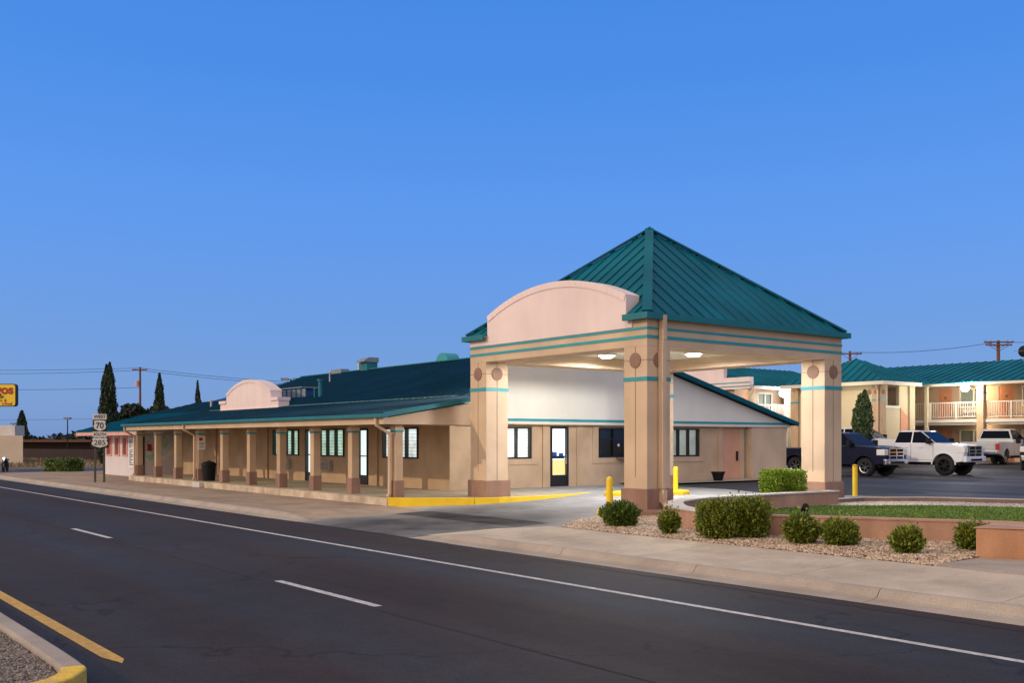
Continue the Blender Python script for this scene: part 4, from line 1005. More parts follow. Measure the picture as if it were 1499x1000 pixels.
# motorcycle at the far left
x, y = pos(-33.2,67); mc = empty('motorcycle',(x,y,-.25),'dark motorcycle with its headlight on at the far left edge','motorcycle',rz=R(-20))
for xx in (-.7,.7):
    mb = MB(); n=20
    vs=[]; 
    for i in range(n):
        a=2*PI*i/n
        for j in range(6): b_=2*PI*j/6; rr=.30+.06*math.cos(b_); vs.append((xx+rr*math.cos(a),.06*math.sin(b_),.34+rr*math.sin(a)))
    mb.add(vs,[(i*6+j,i*6+(j+1)%6,((i+1)%n)*6+(j+1)%6,((i+1)%n)*6+j) for i in range(n) for j in range(6)]); mb.build('wheel','tyre',mc)
mb = MB(); mb.box(-.35,.30,-.14,.14,.35,.70); mb.frustum((-.1,.45,-.13,.13),.70,(0,.35,-.08,.08),.92); mb.box(-.75,-.05,-.12,.12,.72,.82); mb.build('engine_body','black_plastic',mc,bevel=.04)
mb = MB(); mb.tube((.7,.0,.34),(.45,0,1.0),.03); mb.tube((.42,-.38,1.05),(.42,.38,1.05),.02); mb.build('fork','chrome',mc)
mb = MB(); mb.tube((.50,0,.88),(.58,0,.86),.05,n=14); mb.build('headlight','warm_lamp',mc)

# ------------------------------------------------------------------ two-storey motel behind
MT = empty('motel_block', (-30,64,.45), 'two-storey tan motel with white balcony railing and teal roof behind the parking lot', 'motel')
MYF = 62.6; WYB = 64.3     # column line, wall line
bx0, bx1 = -46.0, -8.0
bays = np.arange(-38.2, -8.5, 5.4)
def room_ops(zfl):
    o_ = []
    for k, xb in enumerate(np.arange(-36.9,-9,4.1)):
        o_.append((xb,xb+.95,zfl,zfl+2.03)); o_.append((xb+1.5,xb+3.4,zfl+.75,zfl+2.0))
    return o_
w_ = MB(); wallx(w_,bx0,bx1,WYB,WYB+.2,.3,3.0,room_ops(.5)); w_.build('wall','motel_wall',MT)
w_ = MB(); wallx(w_,bx0,bx1,WYB,WYB+.2,3.0,5.45,room_ops(3.2)); w_.build('wall','motel_wall',MT)
MB().box(bx0,bx1,WYB+.2,WYB+7,.3,5.4).build('rooms','motel_wall',MT)
for zfl in (.5,3.2):
    for k, xb in enumerate(np.arange(-36.9,-9,4.1)):
        d_ = MB().box(xb,xb+.95,WYB+.04,WYB+.10,zfl,zfl+2.03).build('door','motel_door',MT); MB().box(xb+.8,xb+.87,WYB-.02,WYB+.04,zfl+.9,zfl+1.05).build('handle','metal',d_)
        MB().box(xb+.40,xb+.58,WYB+.03,WYB+.04,zfl+1.35,zfl+1.5).build('room_plate','groove',d_)
        f = MB(); a, c = xb+1.5, xb+3.4; z0_, z1_ = zfl+.75, zfl+2.0; w=.07
        f.box(a,c,WYB-.04,WYB+.06,z0_,z0_+w); f.box(a,c,WYB-.04,WYB+.06,z1_-w,z1_)
        for xx in (a,(a+c)/2-w/2,c-w): f.box(xx,xx+w,WYB-.04,WYB+.06,z0_+w,z1_-w)
        f = f.build('window','win_frame',MT); MB().box(a+w,c-w,WYB+.10,WYB+.12,z0_+w,z1_-w).build('curtain','curtain',f)
        ac = MB().box(a+.35,a+1.45,WYB-.25,WYB,zfl+.18,zfl+.60).build('air_conditioner','win_frame',MT); MB().box(a+.40,a+1.40,WYB-.26,WYB-.25,zfl+.22,zfl+.40).build('grille','slab_grey',ac)
MB().box(bx0,bx1,MYF-.1,WYB,2.98,3.18).build('balcony_slab','slab_grey',MT)
MB().box(bx0,bx1,MYF-.16,MYF-.1,2.78,3.10).build('balcony_fascia','slab_grey',MT)
MB().box(bx0,bx1,MYF-.20,MYF-.16,2.95,3.14).build('balcony_edge','rail_white',MT)
for i, x in enumerate(np.arange(-38.3,-8,5.35)):
    c = MB().box(x-.22,x+.22,MYF-.35,MYF+.05,.3,5.3).build('column','stucco',MT)
    MB().box(x-.23,x+.23,MYF-.36,MYF+.06,4.75,4.85).build('band','teal_trim',c)
MB().box(-36.72,-36.52,MYF-.3,MYF-.1,.3,5.3).build('post','motel_cream',MT)
rl = MB()
rl.box(bx0,bx1,MYF-.08,MYF-.03,4.20,4.26); rl.box(bx0,bx1,MYF-.08,MYF-.04,3.28,3.32)
rl = rl.build('handrail','rail_white',MT)
bl = MB(); [bl.box(x,x+.025,MYF-.07,MYF-.045,3.32,4.20) for x in np.arange(bx0,bx1,.155)]; bl.build('baluster','rail_white',rl)
for x in np.arange(bx0+.6,bx1,1.78): MB().box(x,x+.10,MYF-.11,MYF-.01,3.18,4.22).build('rail_post','rail_white',rl)
MB().box(bx0,bx1,MYF-.5,WYB,5.33,5.38).build('soffit','motel_wall',MT)
MB().box(bx0,bx1,MYF-.62,MYF-.5,5.28,5.50).build('fascia','rail_white',MT)
roofplane('roof',[(-48,MYF-.65,5.5),(bx1+.5,MYF-.65,5.5),(bx1+.5,68.3,7.2),(-48,68.3,7.2)],'roof_teal',MT,.6,rib=.05,ribw=.05)
roofplane('roof',[(-48,68.3,7.2),(bx1+.5,68.3,7.2),(bx1+.5,74,5.5),(-48,74,5.5)],'roof_teal',MT,skip_ribs=True)
for x in (-27.55,): downspout(MT,[(x,MYF-.6,5.4),(x,MYF-.6,5.2),(x-.05,MYF-.42,4.8),(x-.05,MYF-.42,.5)],w=.12,d=.1)
wparts(MT)
# stair tower
ST = empty('stair_tower', (-39.5,60,.45), 'cream stair tower with a small teal pyramid roof in front of the motel', 'stair tower')
tx0, tx1, ty0, ty1 = -43.4, -36.6, 57.1, 61.0
MB().box(tx0,tx0+.6,ty0,ty0+.6,.3,5.3).build('column','stucco',ST); MB().box(tx1-.6,tx1,ty0,ty0+.6,.3,5.3).build('column','stucco',ST)
MB().box(tx1-.6,tx1,ty1-.6,ty1,.3,5.3).build('column','motel_cream',ST)
w_ = MB(); wallx(w_,tx0+.6,tx1-.6,ty0+.15,ty0+.35,.9,5.3,[(-41.9,-40.5,3.7,5.0)]); w_.build('wall','motel_cream',ST)
w_ = MB(); w_.box(tx1-.35,tx1-.15,ty0+.6,59.4,.9,3.95); w_.box(tx1-.35,tx1-.15,ty0+.6,58.1,3.95,5.3); w_.box(tx1-.35,tx1-.15,59.4,ty1-.6,.9,5.3); w_.build('wall','motel_cream',ST)
MB().box(tx1-.17,tx1-.10,ty0+.6,59.45,3.85,4.0).build('sill','win_frame',ST)
MB().prism([(tx1-.13,59.5,.5),(tx1-.13,60.35,.5),(tx1-.13,60.35,3.3),(tx1-.13,59.5,3.9)],(.03,0,0)).build('stair_side','salmon',ST)
MB().box(-42.5,-38.5,60.5,60.7,.5,5.3).build('inner_wall','stucco',ST); MB().box(-41.6,-41.1,59.8,60.0,3.2,5.2).build('inner_door','motel_door',ST)
mb = MB(); 
for x,y in ((tx1-.3,ty0-.0),(tx0+.3,ty0)): mb.box(x-.31,x+.31,y-.012,y+.612,4.28,4.40)
mb.build('band','teal_trim',ST)
mb = MB(); mb.tube((tx1-.9,ty0+.15,4.85),(tx1-.9,ty0+.12,4.85),.16,n=20); mb.tube((tx0+1.2,ty0+.15,4.85),(tx0+1.2,ty0+.12,4.85),.16,n=20); mb.tube((tx1-.3,ty0,4.85),(tx1-.3,ty0-.02,4.85),.16,n=20); mb.tube((tx1,ty0+.3,4.85),(tx1+.02,ty0+.3,4.85),.16,n=20); mb.build('roundel','roundel',ST)
MB().box(tx0-.3,tx1+.3,ty0-.3,ty1+.3,5.3,5.36).build('soffit','motel_cream',ST)
mb = MB(); mb.box(tx0-.5,tx1+.5,ty0-.5,ty0-.38,5.28,5.50); mb.box(tx1+.38,tx1+.5,ty0-.38,ty1,5.28,5.50); mb.build('fascia','rail_white',ST)
tE = [(tx0-.5,ty0-.5,5.5),(tx1+.5,ty0-.5,5.5),(tx1+.5,ty1+1.6,5.5),(tx0-.5,ty1+1.6,5.5)]; tA = (-40.0,59.6,7.25)
for i in range(4): roofplane('roof',[tE[i],tE[(i+1)%4],tA],'roof_teal',ST,.6,rib=.05,ribw=.05)
downspout(ST,[(tx1-.15,ty0-.4,5.4),(tx1-.15,ty0-.08,5.0),(tx1-.15,ty0-.08,.5)],w=.12,d=.1)
wparts(ST)
# left wing with parapet
MW = empty('motel_wing', (-47,58,.45), 'motel wing at right angles to the street with pink stepped parapet, seen through the canopy', 'motel')
wx = -44.9
w_ = MB(); wally(w_,54.9,67,wx-1.7,wx-1.5,.3,5.45,[(56.0,56.95,3.2,5.2),(57.3,58.9,3.9,5.15),(60.0,60.9,3.2,5.2),(61.3,62.9,3.9,5.15)]); w_.box(wx-9,wx-1.7,54.9,55.1,.3,5.4); w_.build('wall','motel_wall',MW)
for a, c in ((56.0,56.95),(60.0,60.9)): MB().box(wx-1.66,wx-1.62,a,c,3.2,5.2).build('door','motel_door',MW)
for a, c in ((57.3,58.9),(61.3,62.9)):
    f = MB(); f.box(wx-1.52,wx-1.44,a,c,3.9,3.97); f.box(wx-1.52,wx-1.44,a,c,5.08,5.15); [f.box(wx-1.52,wx-1.44,yy,yy+.07,3.97,5.08) for yy in (a,(a+c)/2,c-.07)]
    f = f.build('window','win_frame',MW); MB().box(wx-1.64,wx-1.62,a+.07,c-.07,3.97,5.08).build('curtain','curtain',f)
MB().box(wx-1.5,wx,54.9,62,2.95,3.18).build('balcony_slab','slab_grey',MW); MB().box(wx,wx+.06,54.9,62,2.80,3.10).build('balcony_fascia','slab_grey',MW)
rl = MB(); rl.box(wx-.04,wx+.02,54.9,62,4.20,4.27); rl.box(wx-.04,wx+.02,54.9,62,3.26,3.30); rl = rl.build('handrail','rail_white',MW)
bl = MB(); [bl.box(wx-.02,wx+.005,y,y+.025,3.3,4.2) for y in np.arange(54.9,62,.155)]; bl.build('baluster','rail_white',rl)
for y in np.arange(55.2,62,1.75): MB().box(wx-.06,wx+.04,y,y+.1,3.18,4.22).build('rail_post','rail_white',rl)
for y in (55.0,58.9,62.0): MB().box(wx-.3,wx+.02,y-.15,y+.15,.3,5.3).build('column','motel_cream',MW)
MB().box(wx+.1,wx+.2,54.9,62,5.28,5.5).build('fascia','rail_white',MW)
MB().box(wx-1.5,wx+.1,54.9,62,5.33,5.37).build('soffit','motel_wall',MW)
roofplane('roof',[(wx+.2,54.9,5.5),(wx+.2,66,5.5),(wx-5,66,7.2),(wx-5,54.9,7.2)],'roof_teal',MW,.6,rib=.05,ribw=.05)
roofplane('roof',[(wx-5,54.9,7.2),(wx-5,66,7.2),(wx-10,66,5.5),(wx-10,54.9,5.5)],'roof_teal',MW,skip_ribs=True)
mb = MB(); mb.prism([(wx+.1,54.6,5.3),(wx+.1,54.6,6.1),(wx-2.2,54.6,6.1),(wx-2.2,54.6,6.75),(wx-7.5,54.6,6.75),(wx-7.5,54.6,5.3)],(0,.35,0)); p = mb.build('parapet','parapet_pink',MW)
mb = MB(); [mb.box(wx-7.5,wx+.12,54.58,54.6,z,z+.07) for z in (5.45,5.7)]; mb.build('stripe','teal_trim',p)
mb = MB(); [mb.box(wx-7.3+k*2.4,wx-7.0+k*2.4,54.6,54.9,.3,5.3) for k in range(3)]; mb.build('column','salmon',MW)
f = MB().box(wx-5.2,wx-4.0,54.84,54.9,3.9,5.1).build('window','red_frame',MW); MB().box(wx-5.1,wx-4.1,54.82,54.84,4.0,5.0).build('pane','room_dark',f)
downspout(MW,[(wx+.3,54.7,5.4),(wx+.3,54.7,5.15),(wx+.02,54.62,4.7),(wx+.02,54.62,.5)],w=.12,d=.1)
wparts(MW)
# white yard fence below wing
FN = empty('iron_fence',(-45,50,.3),'pale picket fence under the motel wing balcony','fence')
mb = MB(); [mb.box(-49+.14*i,-48.97+.14*i,52.5,52.53,.3,1.9) for i in range(60)]; mb.build('picket','slab_grey',FN); MB().box(-49,-40.6,52.48,52.5,1.75,1.8).box(-49,-40.6,52.48,52.5,.45,.5).build('rail','slab_grey',FN)
wparts(FN)
# wall floodlights
def wallpack(x,y,z,label):
    o = empty('floodlight',(x,y,z),label,'floodlight','bright floodlights under the motel eaves')
    MB().box(-.17,.17,.02,.22,-.16,.18).build('housing','equip_grey',o)
    mb = MB(); vs=[(.27*math.cos(b_)*math.cos(a_),-.05+.22*math.cos(b_)*math.sin(a_),.27*math.sin(b_)) for b_ in np.linspace(-1.5,1.5,9) for a_ in np.linspace(0,2*PI,14,endpoint=False)]
    mb.add(vs,[(i*14+j,i*14+(j+1)%14,(i+1)*14+(j+1)%14,(i+1)*14+j) for i in range(8) for j in range(14)]); mb.build('lamp_lens','wallpack',o,smooth=True)
    return o
L1 = pos(27.0,63.1); wallpack(L1[0],MYF-.9,5.12,'bright floodlight under the eave between balcony columns of the motel block')
wallpack(wx+.45,57.6,5.05,'bright floodlight under the eave of the motel wing, seen through the canopy').rotation_euler=(0,0,R(90))
tag(MB().tube((-25.6,WYB-.1,5.1),(-25.6,WYB-.1,4.95),.09,n=12).build('porch_lamp','warm_lamp'),'small round porch lamp on the motel upper wall','lamp')
# satellite dish on ridge
x, y = pos(33.3,66.5); SD = empty('satellite_dish',(x,y,7.1),'dark satellite dish on the motel ridge at right edge','satellite dish')
mb = MB(); n=20; vs=[(0,0,.5)]; 
for rr,dz in ((.2,.03),(.38,.10)): vs += [(rr*math.cos(2*PI*i/n),-.0+dz-.12,.5+rr*math.sin(2*PI*i/n)) for i in range(n)]
vs[0]=(0,-.12+.0,.5); fs=[(0,1+i,1+(i+1)%n) for i in range(n)]+[(1+i,1+n+i,1+n+(i+1)%n,1+(i+1)%n) for i in range(n)]
mb.add(vs,fs); mb.build('dish','black_plastic',SD); mb=MB(); mb.tube((0,0,-.2),(0,0,.5),.03); mb.tube((0,-.1,.5),(-.4,-.6,.5),.015); mb.build('mount','equip_grey',SD)

# ------------------------------------------------------------------ trees
def cone_tree(r,d,z,h,w,n,m,label,name='cypress_tree',cat='tree',group=None,size=.10,peaks=((0,0,1),),prof=None,trunk=.1,up=1.2):
    x,y = pos(r,d); root = empty(name,(x,y,z),label,cat,group)
    out = []
    for (ox,oy,hs) in peaks:
        k = n//len(peaks); t_ = RNG.random(k)**.9; rad = np.interp(t_,*(prof or ([0,.08,.3,.6,.85,1],[.55,.9,1,.8,.42,.04])))*w/2*(.75 if len(peaks)>1 else 1)
        a = RNG.uniform(0,2*PI,k); clump = 1+.16*np.sin(4*a+t_*18)+.14*np.sin(7*a-t_*31)+.1*np.sin(13*a+t_*57)
        q = RNG.random(k)**.4*rad*clump
        out.append(np.column_stack([q*np.cos(a)+ox,q*np.sin(a)+oy,t_*h*hs+.12*h*0]))
    P = np.vstack(out); P[:,2] += h*.05
    dirs = np.column_stack([P[:,0]*.4,P[:,1]*.4,np.ones(len(P))*up])
    leaves('crown',P,size,m,root,dirs=dirs,aspect=2.2)
    MB().tube((0,0,-.2),(0,0,h*.7),trunk,trunk*.3,n=8).build('trunk','bark',root)
    return root
cone_tree(-27.9,70.5,-.1,6.9,1.35,26000,'leaf_cypress','tall twin-tipped cypress rising behind the highway sign','cypress_tree',size=.085,peaks=((-.18,0,.98),(.22,.1,1.0)),prof=([0,.08,.3,.6,.85,1],[.75,.95,1,.85,.5,.06]))
GC='dark slim cypresses beyond the roofs'
cone_tree(-71.9,150,-.3,6.0,1.7,6000,'leaf_cypress','lone dark cypress at the far left beyond the beige wall',group=GC,size=.25)
cone_tree(-29.3,85,-.2,7.2,1.1,9000,'leaf_cypress','slim cypress behind the teal roof right of the utility pole',group=GC,size=.10)
cone_tree(-27.0,88,-.2,6.8,.9,6000,'leaf_cypress','short slim cypress behind the teal roof nearest the curved parapet',group=GC,size=.10,peaks=((-.15,0,1),(.2,0,.86)))
cone_tree(19.35,56.5,.35,4.0,1.15,15000,'leaf_cone','dense upright evergreen tree in front of the cream stair tower','evergreen_tree',size=.085,peaks=((-.10,0,.95),(.12,.05,1.0),(0,-.1,.88)),prof=([0,.15,.28,.55,.8,1],[.10,.22,.75,1,.75,.12]),trunk=.14)
def broad_tree(r,d,z,h,w,n,label,group=None,m='leaf_tree',size=.22):
    x,y = pos(r,d); root = empty('broadleaf_tree',(x,y,z),label,'tree',group)
    tk = MB(); tk.tube((0,0,-.2),(0,0,h*.45),.22,.14,n=8); cen=[]
    for i in range(18):
        a = i*2.4; rr = w*.5*(.25+.75*random.random()); c = Vector((rr*math.cos(a),rr*math.sin(a),h*(.5+.42*random.random()))); cen.append(c); tk.tube((0,0,h*.35),c,.09,.03,n=6)
    tk.build('trunk','bark',root); out=[]
    for c in cen:
        k=n//22; g_=RNG.normal(size=(k,3)); g_/=np.linalg.norm(g_,axis=1)[:,None]; s_=w*.14*random.uniform(.6,1.3); out.append(g_*(RNG.random(k)**.35)[:,None]*s_*np.array([1.1,1.1,.75])+np.array(c))
    leaves('crown',np.vstack(out),size,m,root); return root
GT='dark broadleaf trees beyond the teal roof'
broad_tree(-35.5,98,-.3,5.6,5.5,9000,'dark broadleaf tree left of the utility pole behind the roof',GT)
broad_tree(-32.0,92,-.3,5.4,4.2,8000,'dark broadleaf tree at the slim cypress foot behind the roof',GT)
broad_tree(-36.6,105,-.3,5.0,4.5,6000,'low dark broadleaf tree at the edge of the teal roof',GT)
# far tree line
P = []
for i in range(90):
    r_ = RNG.uniform(-165,-75); hh = RNG.uniform(.8,2.3); c = np.array([r_, RNG.uniform(205,235)]); k = 260
    g_ = RNG.normal(size=(k,3)); g_/=np.linalg.norm(g_,axis=1)[:,None]; g_*= (RNG.random(k)**.4)[:,None]*np.array([4.,4.,hh]); xy = pos(c[0],c[1]); P.append(g_+np.array([xy[0],xy[1],hh*.6]))
P = np.vstack(P); P = P[P[:,2]>-.3]
tag(leaves('far_tree_line',P,.75,'leaf_tree'),'low dark tree line on the horizon at the left','tree line',kind='stuff')
# hedge and scrub at left
x,y = pos(-27.6,63); HG = empty('hedge',(x,y,-.1),'low dark clipped hedge beside the side street','hedge',rz=R(18))
n=9000; P = RNG.uniform(-1,1,(n,3)); k = np.max(np.abs(P),axis=1); P = P/k[:,None]*RNG.uniform(.75,1.05,n)[:,None]; P = P*np.array([1.15,.6,.38])+np.array([0,0,.38]); P += RNG.normal(size=P.shape)*.03
leaves('foliage',P,.06,'leaf_dark',HG); MB().box(-.9,.9,-.4,.4,0,.55).build('stems','bark',HG)

# ------------------------------------------------------------------ left distance
def W4(r0,d0,r1,d1): a=pos(r0,d0); b_=pos(r1,d1); return a,b_
BW = empty('beige_warehouse',(*pos(-42,82),-.3),'long plain beige wall with a rooftop unit at the far left','building')
mb = MB(); pts=[pos(-60,83),pos(-38.5,80.5),pos(-45.5,92),pos(-68,95)]; mb.prism([(x,y,-.3) for x,y in pts],(0,0,2.48)); mb.build('wall','beige_wall',BW)
pts=[pos(-46,84),pos(-40.6,83.5),pos(-41,86),pos(-46,86.5)]; mb=MB(); mb.prism([(x,y,2.18) for x,y in pts],(0,0,.85)); mb.build('rooftop_unit','cap',BW)
wparts(BW)
RB = empty('red_building',(*pos(-85,150),-.4),'long low dark red building beyond the dry lot','building')
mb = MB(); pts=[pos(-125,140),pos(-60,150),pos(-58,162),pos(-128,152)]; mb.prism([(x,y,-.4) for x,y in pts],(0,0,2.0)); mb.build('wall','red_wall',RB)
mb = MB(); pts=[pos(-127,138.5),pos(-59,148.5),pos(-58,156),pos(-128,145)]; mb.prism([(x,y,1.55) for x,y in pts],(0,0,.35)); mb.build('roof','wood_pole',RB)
wparts(RB)
# wood fence in front of red building
DF = empty('dark_fence',(*pos(-48,110),-.3),'dark reddish board fence behind the dry weeds','fence')
a = Vector((*pos(-51,104),0)); b_ = Vector((*pos(-28,84),0)); mb = MB()
for i in range(70):
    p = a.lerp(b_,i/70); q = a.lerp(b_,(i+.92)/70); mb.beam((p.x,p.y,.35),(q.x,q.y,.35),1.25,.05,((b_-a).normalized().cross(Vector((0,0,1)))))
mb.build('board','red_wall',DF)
wparts(DF)
# side street, verge kerbs, weeds
def strip(name,pts,z,m): mb=MB(); mb.add([(x,y,z) for x,y in pts],[tuple(range(len(pts)))]); return struct(mb.build(name,m))
strip('side_street',[(-78,11.35),(-66.3,11.35),(-66.3,300),(-78,300)],-.246,'lot_asphalt')
for p in ([(-66.2,20),(-66.1,15),(-65.6,12.6),(-64.6,11.6)],[(-95,11.6),(-80,11.6),(-78.6,12.6),(-78.1,15),(-78.1,60)]):
    struct(wallstrip([Vector(q) for q in p],.25,-.3,-.10).build('kerb','kerb'))
P = scatter([(-130,13),(-79,13),(-79,60),(-130,60)],60000,-.3); P[:,2]+=RNG.uniform(0,.35,len(P))
tag(leaves('dry_weeds',P,.07,'dry_grass',None,dirs=np.tile([0,0,1.],(len(P),1)),aspect=5),'dry straw-coloured weeds in front of the beige wall','weeds',kind='stuff')
# yellow pylon sign
YS = empty('restaurant_sign',(*pos(-35.4,66),-.2),'yellow rounded restaurant pylon sign cut by the left edge','sign')
YS.rotation_euler=(0,0,heading(0))
def rrect(w,h,r_,y0,y1):
    pts=[]
    for cx_,cz_,a0 in ((w/2-r_,h/2-r_,0),(-w/2+r_,h/2-r_,90),(-w/2+r_,-h/2+r_,180),(w/2-r_,-h/2+r_,270)):
        for i in range(6): a=R(a0+18*i); pts.append((cx_+r_*math.cos(a),y0,cz_+r_*math.sin(a)))
    return pts
zc = 4.92; rx = 1.95
k = MB(); k.prism([(x+rx-.0,y,z+zc) for x,y,z in rrect(3.0,1.46,.18,-.12,.12)],(0,.3,0)); brd = k.build('cabinet','sign_black',YS)
k = MB(); k.prism([(x+rx,y,z+zc) for x,y,z in rrect(2.9,1.36,.15,-.14,.12)],(0,.02,0)); fc = k.build('face','sign_yellow',YS)
YS['local']=1
xr = rx+1.36
text('gos',.80,'sign_red',(xr-.02,-.15,zc+.33),Q,fc,align='RIGHT',bold=.03,sx=1.05); text('nor',.32,'sign_green',(xr-.62,-.15,zc-.10),Q,fc,align='RIGHT',bold=.015)
text('n  &',.24,'sign_red',(xr-.46,-.15,zc-.34),Q,fc,align='RIGHT',bold=.008); text('t Food',.24,'sign_red',(xr-.10,-.15,zc-.56),Q,fc,align='RIGHT',bold=.008)
MB().tube((rx-1.0,0,-.1),(rx-1.0,0,zc-.7),.12).build('pole','equip_grey',YS)

# ------------------------------------------------------------------ poles and wires
def upole(r,d,z0,ztop,arms,label,group,r0=.15,rot=0,transformer=None,arm=2.5,brace=True):
    x,y=pos(r,d); o=empty('utility_pole',(x,y,z0),label,'utility pole',group,rz=rot)
    h=ztop-z0; MB().tube((0,0,0),(0,0,h),r0,r0*.7,n=10).build('pole','wood_pole',o)
    for (za,w) in arms:
        zz=za-z0; mb=MB(); mb.box(-w/2,w/2,-.18,-.06,zz-.06,zz+.06)
        if brace: mb.beam((-w*.36,-.12,zz-.05),(0,-.12,zz-.55),.04,.04); mb.beam((w*.36,-.12,zz-.05),(0,-.12,zz-.55),.04,.04)
        a_=mb.build('crossarm','wood_pole',o)
        mb=MB(); [mb.tube((sx,-.12,zz+.06),(sx,-.12,zz+.22),.045,.03,n=8) for sx in (-w*.46,-w*.28,w*.28,w*.46)]; mb.build('insulator','equip_grey',a_)
    if transformer: MB().tube((-.32,0,transformer-z0-.3),(-.32,0,transformer-z0+.3),.2,n=12).build('transformer','pink_trim',o)
    return o
GP='wooden utility poles'
upole(-40.0,110,-.3,9.7,[(9.4,1.6)],'tall pole with a reddish transformer behind the teal roof at left',GP,rot=R(50),transformer=7.9,brace=False)
upole(31.4,95,.3,10.1,[(9.85,2.1),(8.1,1.5)],'utility pole with two crossarms just right of the canopy roof',GP,r0=.17,rot=R(52))
upole(42.8,90,.3,10.6,[(10.45,2.6),(10.2,2.3)],'utility pole with wide braced crossarm above the motel ridge',GP,r0=.2,rot=R(52))
def wire(a,b_,sag,label,r_=.022,n=24):
    A_,B_=Vector(a),Vector(b_); pts=[A_.lerp(B_,i/n)-Vector((0,0,sag*4*(i/n)*(1-i/n))) for i in range(n+1)]
    tag(MB().path(pts,r_,5).build('power_line','wire'),label,'power line','overhead power lines')
def P3(r,d,z): x,y=pos(r,d); return (x,y,z)
wire(P3(-70,120,10.1),P3(-40.0,110,9.6),.15,'upper power line left of the transformer pole'); wire(P3(-70,120,9.7),P3(-40.0,110,9.35),.2,'lower power line left of the transformer pole')
wire(P3(-40.0,110,9.6),P3(-8,135,9.6),.9,'upper power line running right of the transformer pole behind the parapet'); wire(P3(-40.0,110,9.35),P3(-8,133,9.2),.9,'lower power line running right of the transformer pole behind the parapet')
wire(P3(-120,200,6.2),P3(-60,150,5.0),.3,'low power line at the far left horizon')
wire(P3(31.6,95,10.0),P3(42.8,90,10.5),.35,'power line between the two right-hand poles'); wire(P3(42.8,90,10.5),P3(60,92,11.2),.3,'power line right of the motel ridge pole')
wire(P3(-70,120,7.9),P3(-40.0,110,7.5),.2,'thin service line below the transformer')
def lamp_post(r,d,h,label,twin=False,s=1.):
    x,y=pos(r,d); o=empty('lamp_post',(x,y,-.3),label,'lamp post','parking lot lamp posts'); MB().tube((0,0,0),(0,0,h+.3),.08*s,.06*s,n=8).build('pole','black_plastic',o)
    mb=MB(); o.rotation_euler=(0,0,heading(0))
    if twin: mb.box(-.75,-.2,-.2,.2,h+.2,h+.38); mb.box(.2,.75,-.2,.2,h+.2,h+.38); mb.box(-.3,.3,-.04,.04,h+.24,h+.3)
    else: mb.box(-.35*s,.35*s,-.3,.3,h+.2,h+.42)
    mb.build('lamp_head','equip_grey',o)
lamp_post(-17.3,80,6.6,'twin-headed lamp post behind the curved parapet',True); lamp_post(-56.5,130,4.6,'lone lamp post above the horizon at the left',s=1.1); lamp_post(-78,160,4.4,'small distant lamp post at the far left',s=1.0)

# ------------------------------------------------------------------ light, sky, camera
def light(kind,name,loc,energy,col,**k):
    l=bpy.data.lights.new(name,kind); l.energy=energy; l.color=col
    for a_,v_ in k.items(): setattr(l,a_,v_)
    o=bpy.data.objects.new(name,l); C.objects.link(o); o.location=loc; return o
for x,y in lightpos: light('SPOT','canopy_lamp',(x,y,4.24),430,(1.,.97,.92),spot_size=R(178),spot_blend=.12,shadow_soft_size=.22)
light('POINT','motel_lamp',(L1[0],MYF-1.5,4.8),210,(1.,.93,.72),shadow_soft_size=.12)
light('POINT','motel_lamp',(wx+1.0,57.6,4.7),260,(.95,.97,1.),shadow_soft_size=.12)
light('POINT','stair_lamp',(-38.3,55.3,4.6),62,(1.,.91,.68),shadow_soft_size=.2)
light('POINT','stair_lamp',(-34.6,60.4,4.3),50,(1.,.91,.68),shadow_soft_size=.2)
for x in (-33.5,-25.6,-19): light('POINT','porch_lamp',(x,WYB-.6,5.0),38,(1.,.78,.45),shadow_soft_size=.08)
for x in (-33.5,-25.6,-19): light('POINT','porch_lamp',(x,WYB-.6,2.6),22,(1.,.72,.42),shadow_soft_size=.08)

LAMP_EL, LAMP_AZ = 22., (-.42,-.91)
street_light=light('SUN','street_light',(0,0,30),1.25,(1.,.78,.50),angle=R(.6))  # parallel warm beam standing in for an unseen street light at left
dirv=Vector((LAMP_AZ[0],LAMP_AZ[1],math.tan(R(LAMP_EL))*math.hypot(*LAMP_AZ))).normalized()
street_light.rotation_euler=dirv.to_track_quat('Z','Y').to_euler()
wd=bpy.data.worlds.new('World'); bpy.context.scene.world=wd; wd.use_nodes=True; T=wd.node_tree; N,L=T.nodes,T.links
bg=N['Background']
sky=N.new('ShaderNodeTexSky'); sky.sky_type='NISHITA'; sky.sun_disc=False; sky.sun_elevation=R(LAMP_EL); sky.sun_rotation=math.atan2(dirv.x,dirv.y)
tc=N.new('ShaderNodeTexCoord'); sp=N.new('ShaderNodeSeparateXYZ'); L.new(tc.outputs['Generated'],sp.inputs[0])
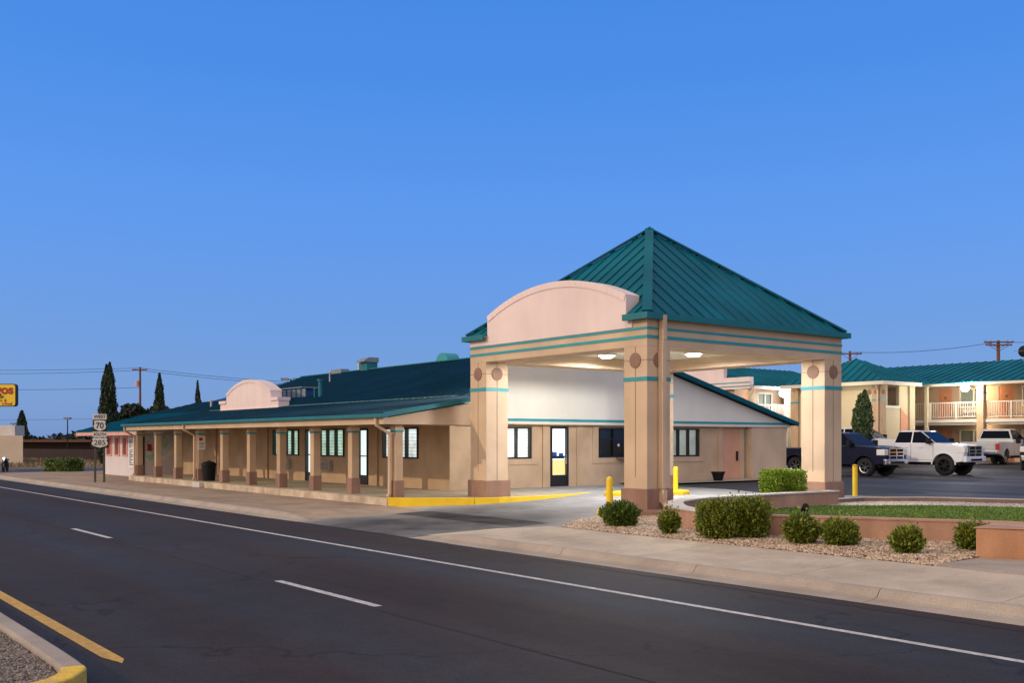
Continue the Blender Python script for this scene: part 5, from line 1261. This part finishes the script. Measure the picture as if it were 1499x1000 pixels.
# clear dusk sky: colour by elevation, with a warm fill glow added out of view (behind and left of the viewpoint)
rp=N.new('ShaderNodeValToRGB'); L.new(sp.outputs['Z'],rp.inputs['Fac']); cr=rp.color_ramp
cr.elements[0].position=0.; cr.elements[0].color=(0.1315,0.2413,0.5038,1); cr.elements[1].position=.85; cr.elements[1].color=(.52,.47,.42,1)  # overhead greys lie out of view, set neutral to light level surfaces
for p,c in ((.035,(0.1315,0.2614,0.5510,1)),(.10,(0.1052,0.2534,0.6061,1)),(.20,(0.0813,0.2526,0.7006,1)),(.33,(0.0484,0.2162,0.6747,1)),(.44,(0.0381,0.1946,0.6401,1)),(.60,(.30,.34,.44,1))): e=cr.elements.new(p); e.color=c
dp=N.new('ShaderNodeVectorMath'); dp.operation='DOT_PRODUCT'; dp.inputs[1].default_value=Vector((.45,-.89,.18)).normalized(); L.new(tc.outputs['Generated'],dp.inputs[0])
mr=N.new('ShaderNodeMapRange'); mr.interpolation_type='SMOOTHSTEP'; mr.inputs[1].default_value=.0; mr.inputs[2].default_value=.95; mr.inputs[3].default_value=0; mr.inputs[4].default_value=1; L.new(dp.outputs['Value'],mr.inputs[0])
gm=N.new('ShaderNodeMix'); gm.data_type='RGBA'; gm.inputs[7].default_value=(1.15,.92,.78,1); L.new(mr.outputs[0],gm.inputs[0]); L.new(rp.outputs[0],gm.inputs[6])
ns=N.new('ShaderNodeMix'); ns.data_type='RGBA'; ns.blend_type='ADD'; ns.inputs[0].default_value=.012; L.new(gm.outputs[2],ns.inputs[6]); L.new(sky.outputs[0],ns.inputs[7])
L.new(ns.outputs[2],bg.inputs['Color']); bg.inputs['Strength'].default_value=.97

cam=bpy.data.cameras.new('camera'); co=bpy.data.objects.new('camera',cam); C.objects.link(co)
co.location=(0,0,1.8); co.rotation_euler=(R(90),0,math.atan2(.793,.609)); cam.sensor_width=36; cam.lens=36*1497/1499; cam.shift_y=145/1499; cam.clip_end=4000; cam.clip_start=.1
sc=bpy.context.scene; sc.camera=co
sc.view_settings.view_transform='Standard'; sc.view_settings.look='None'; sc.view_settings.gamma=1; sc.view_settings.exposure=.22
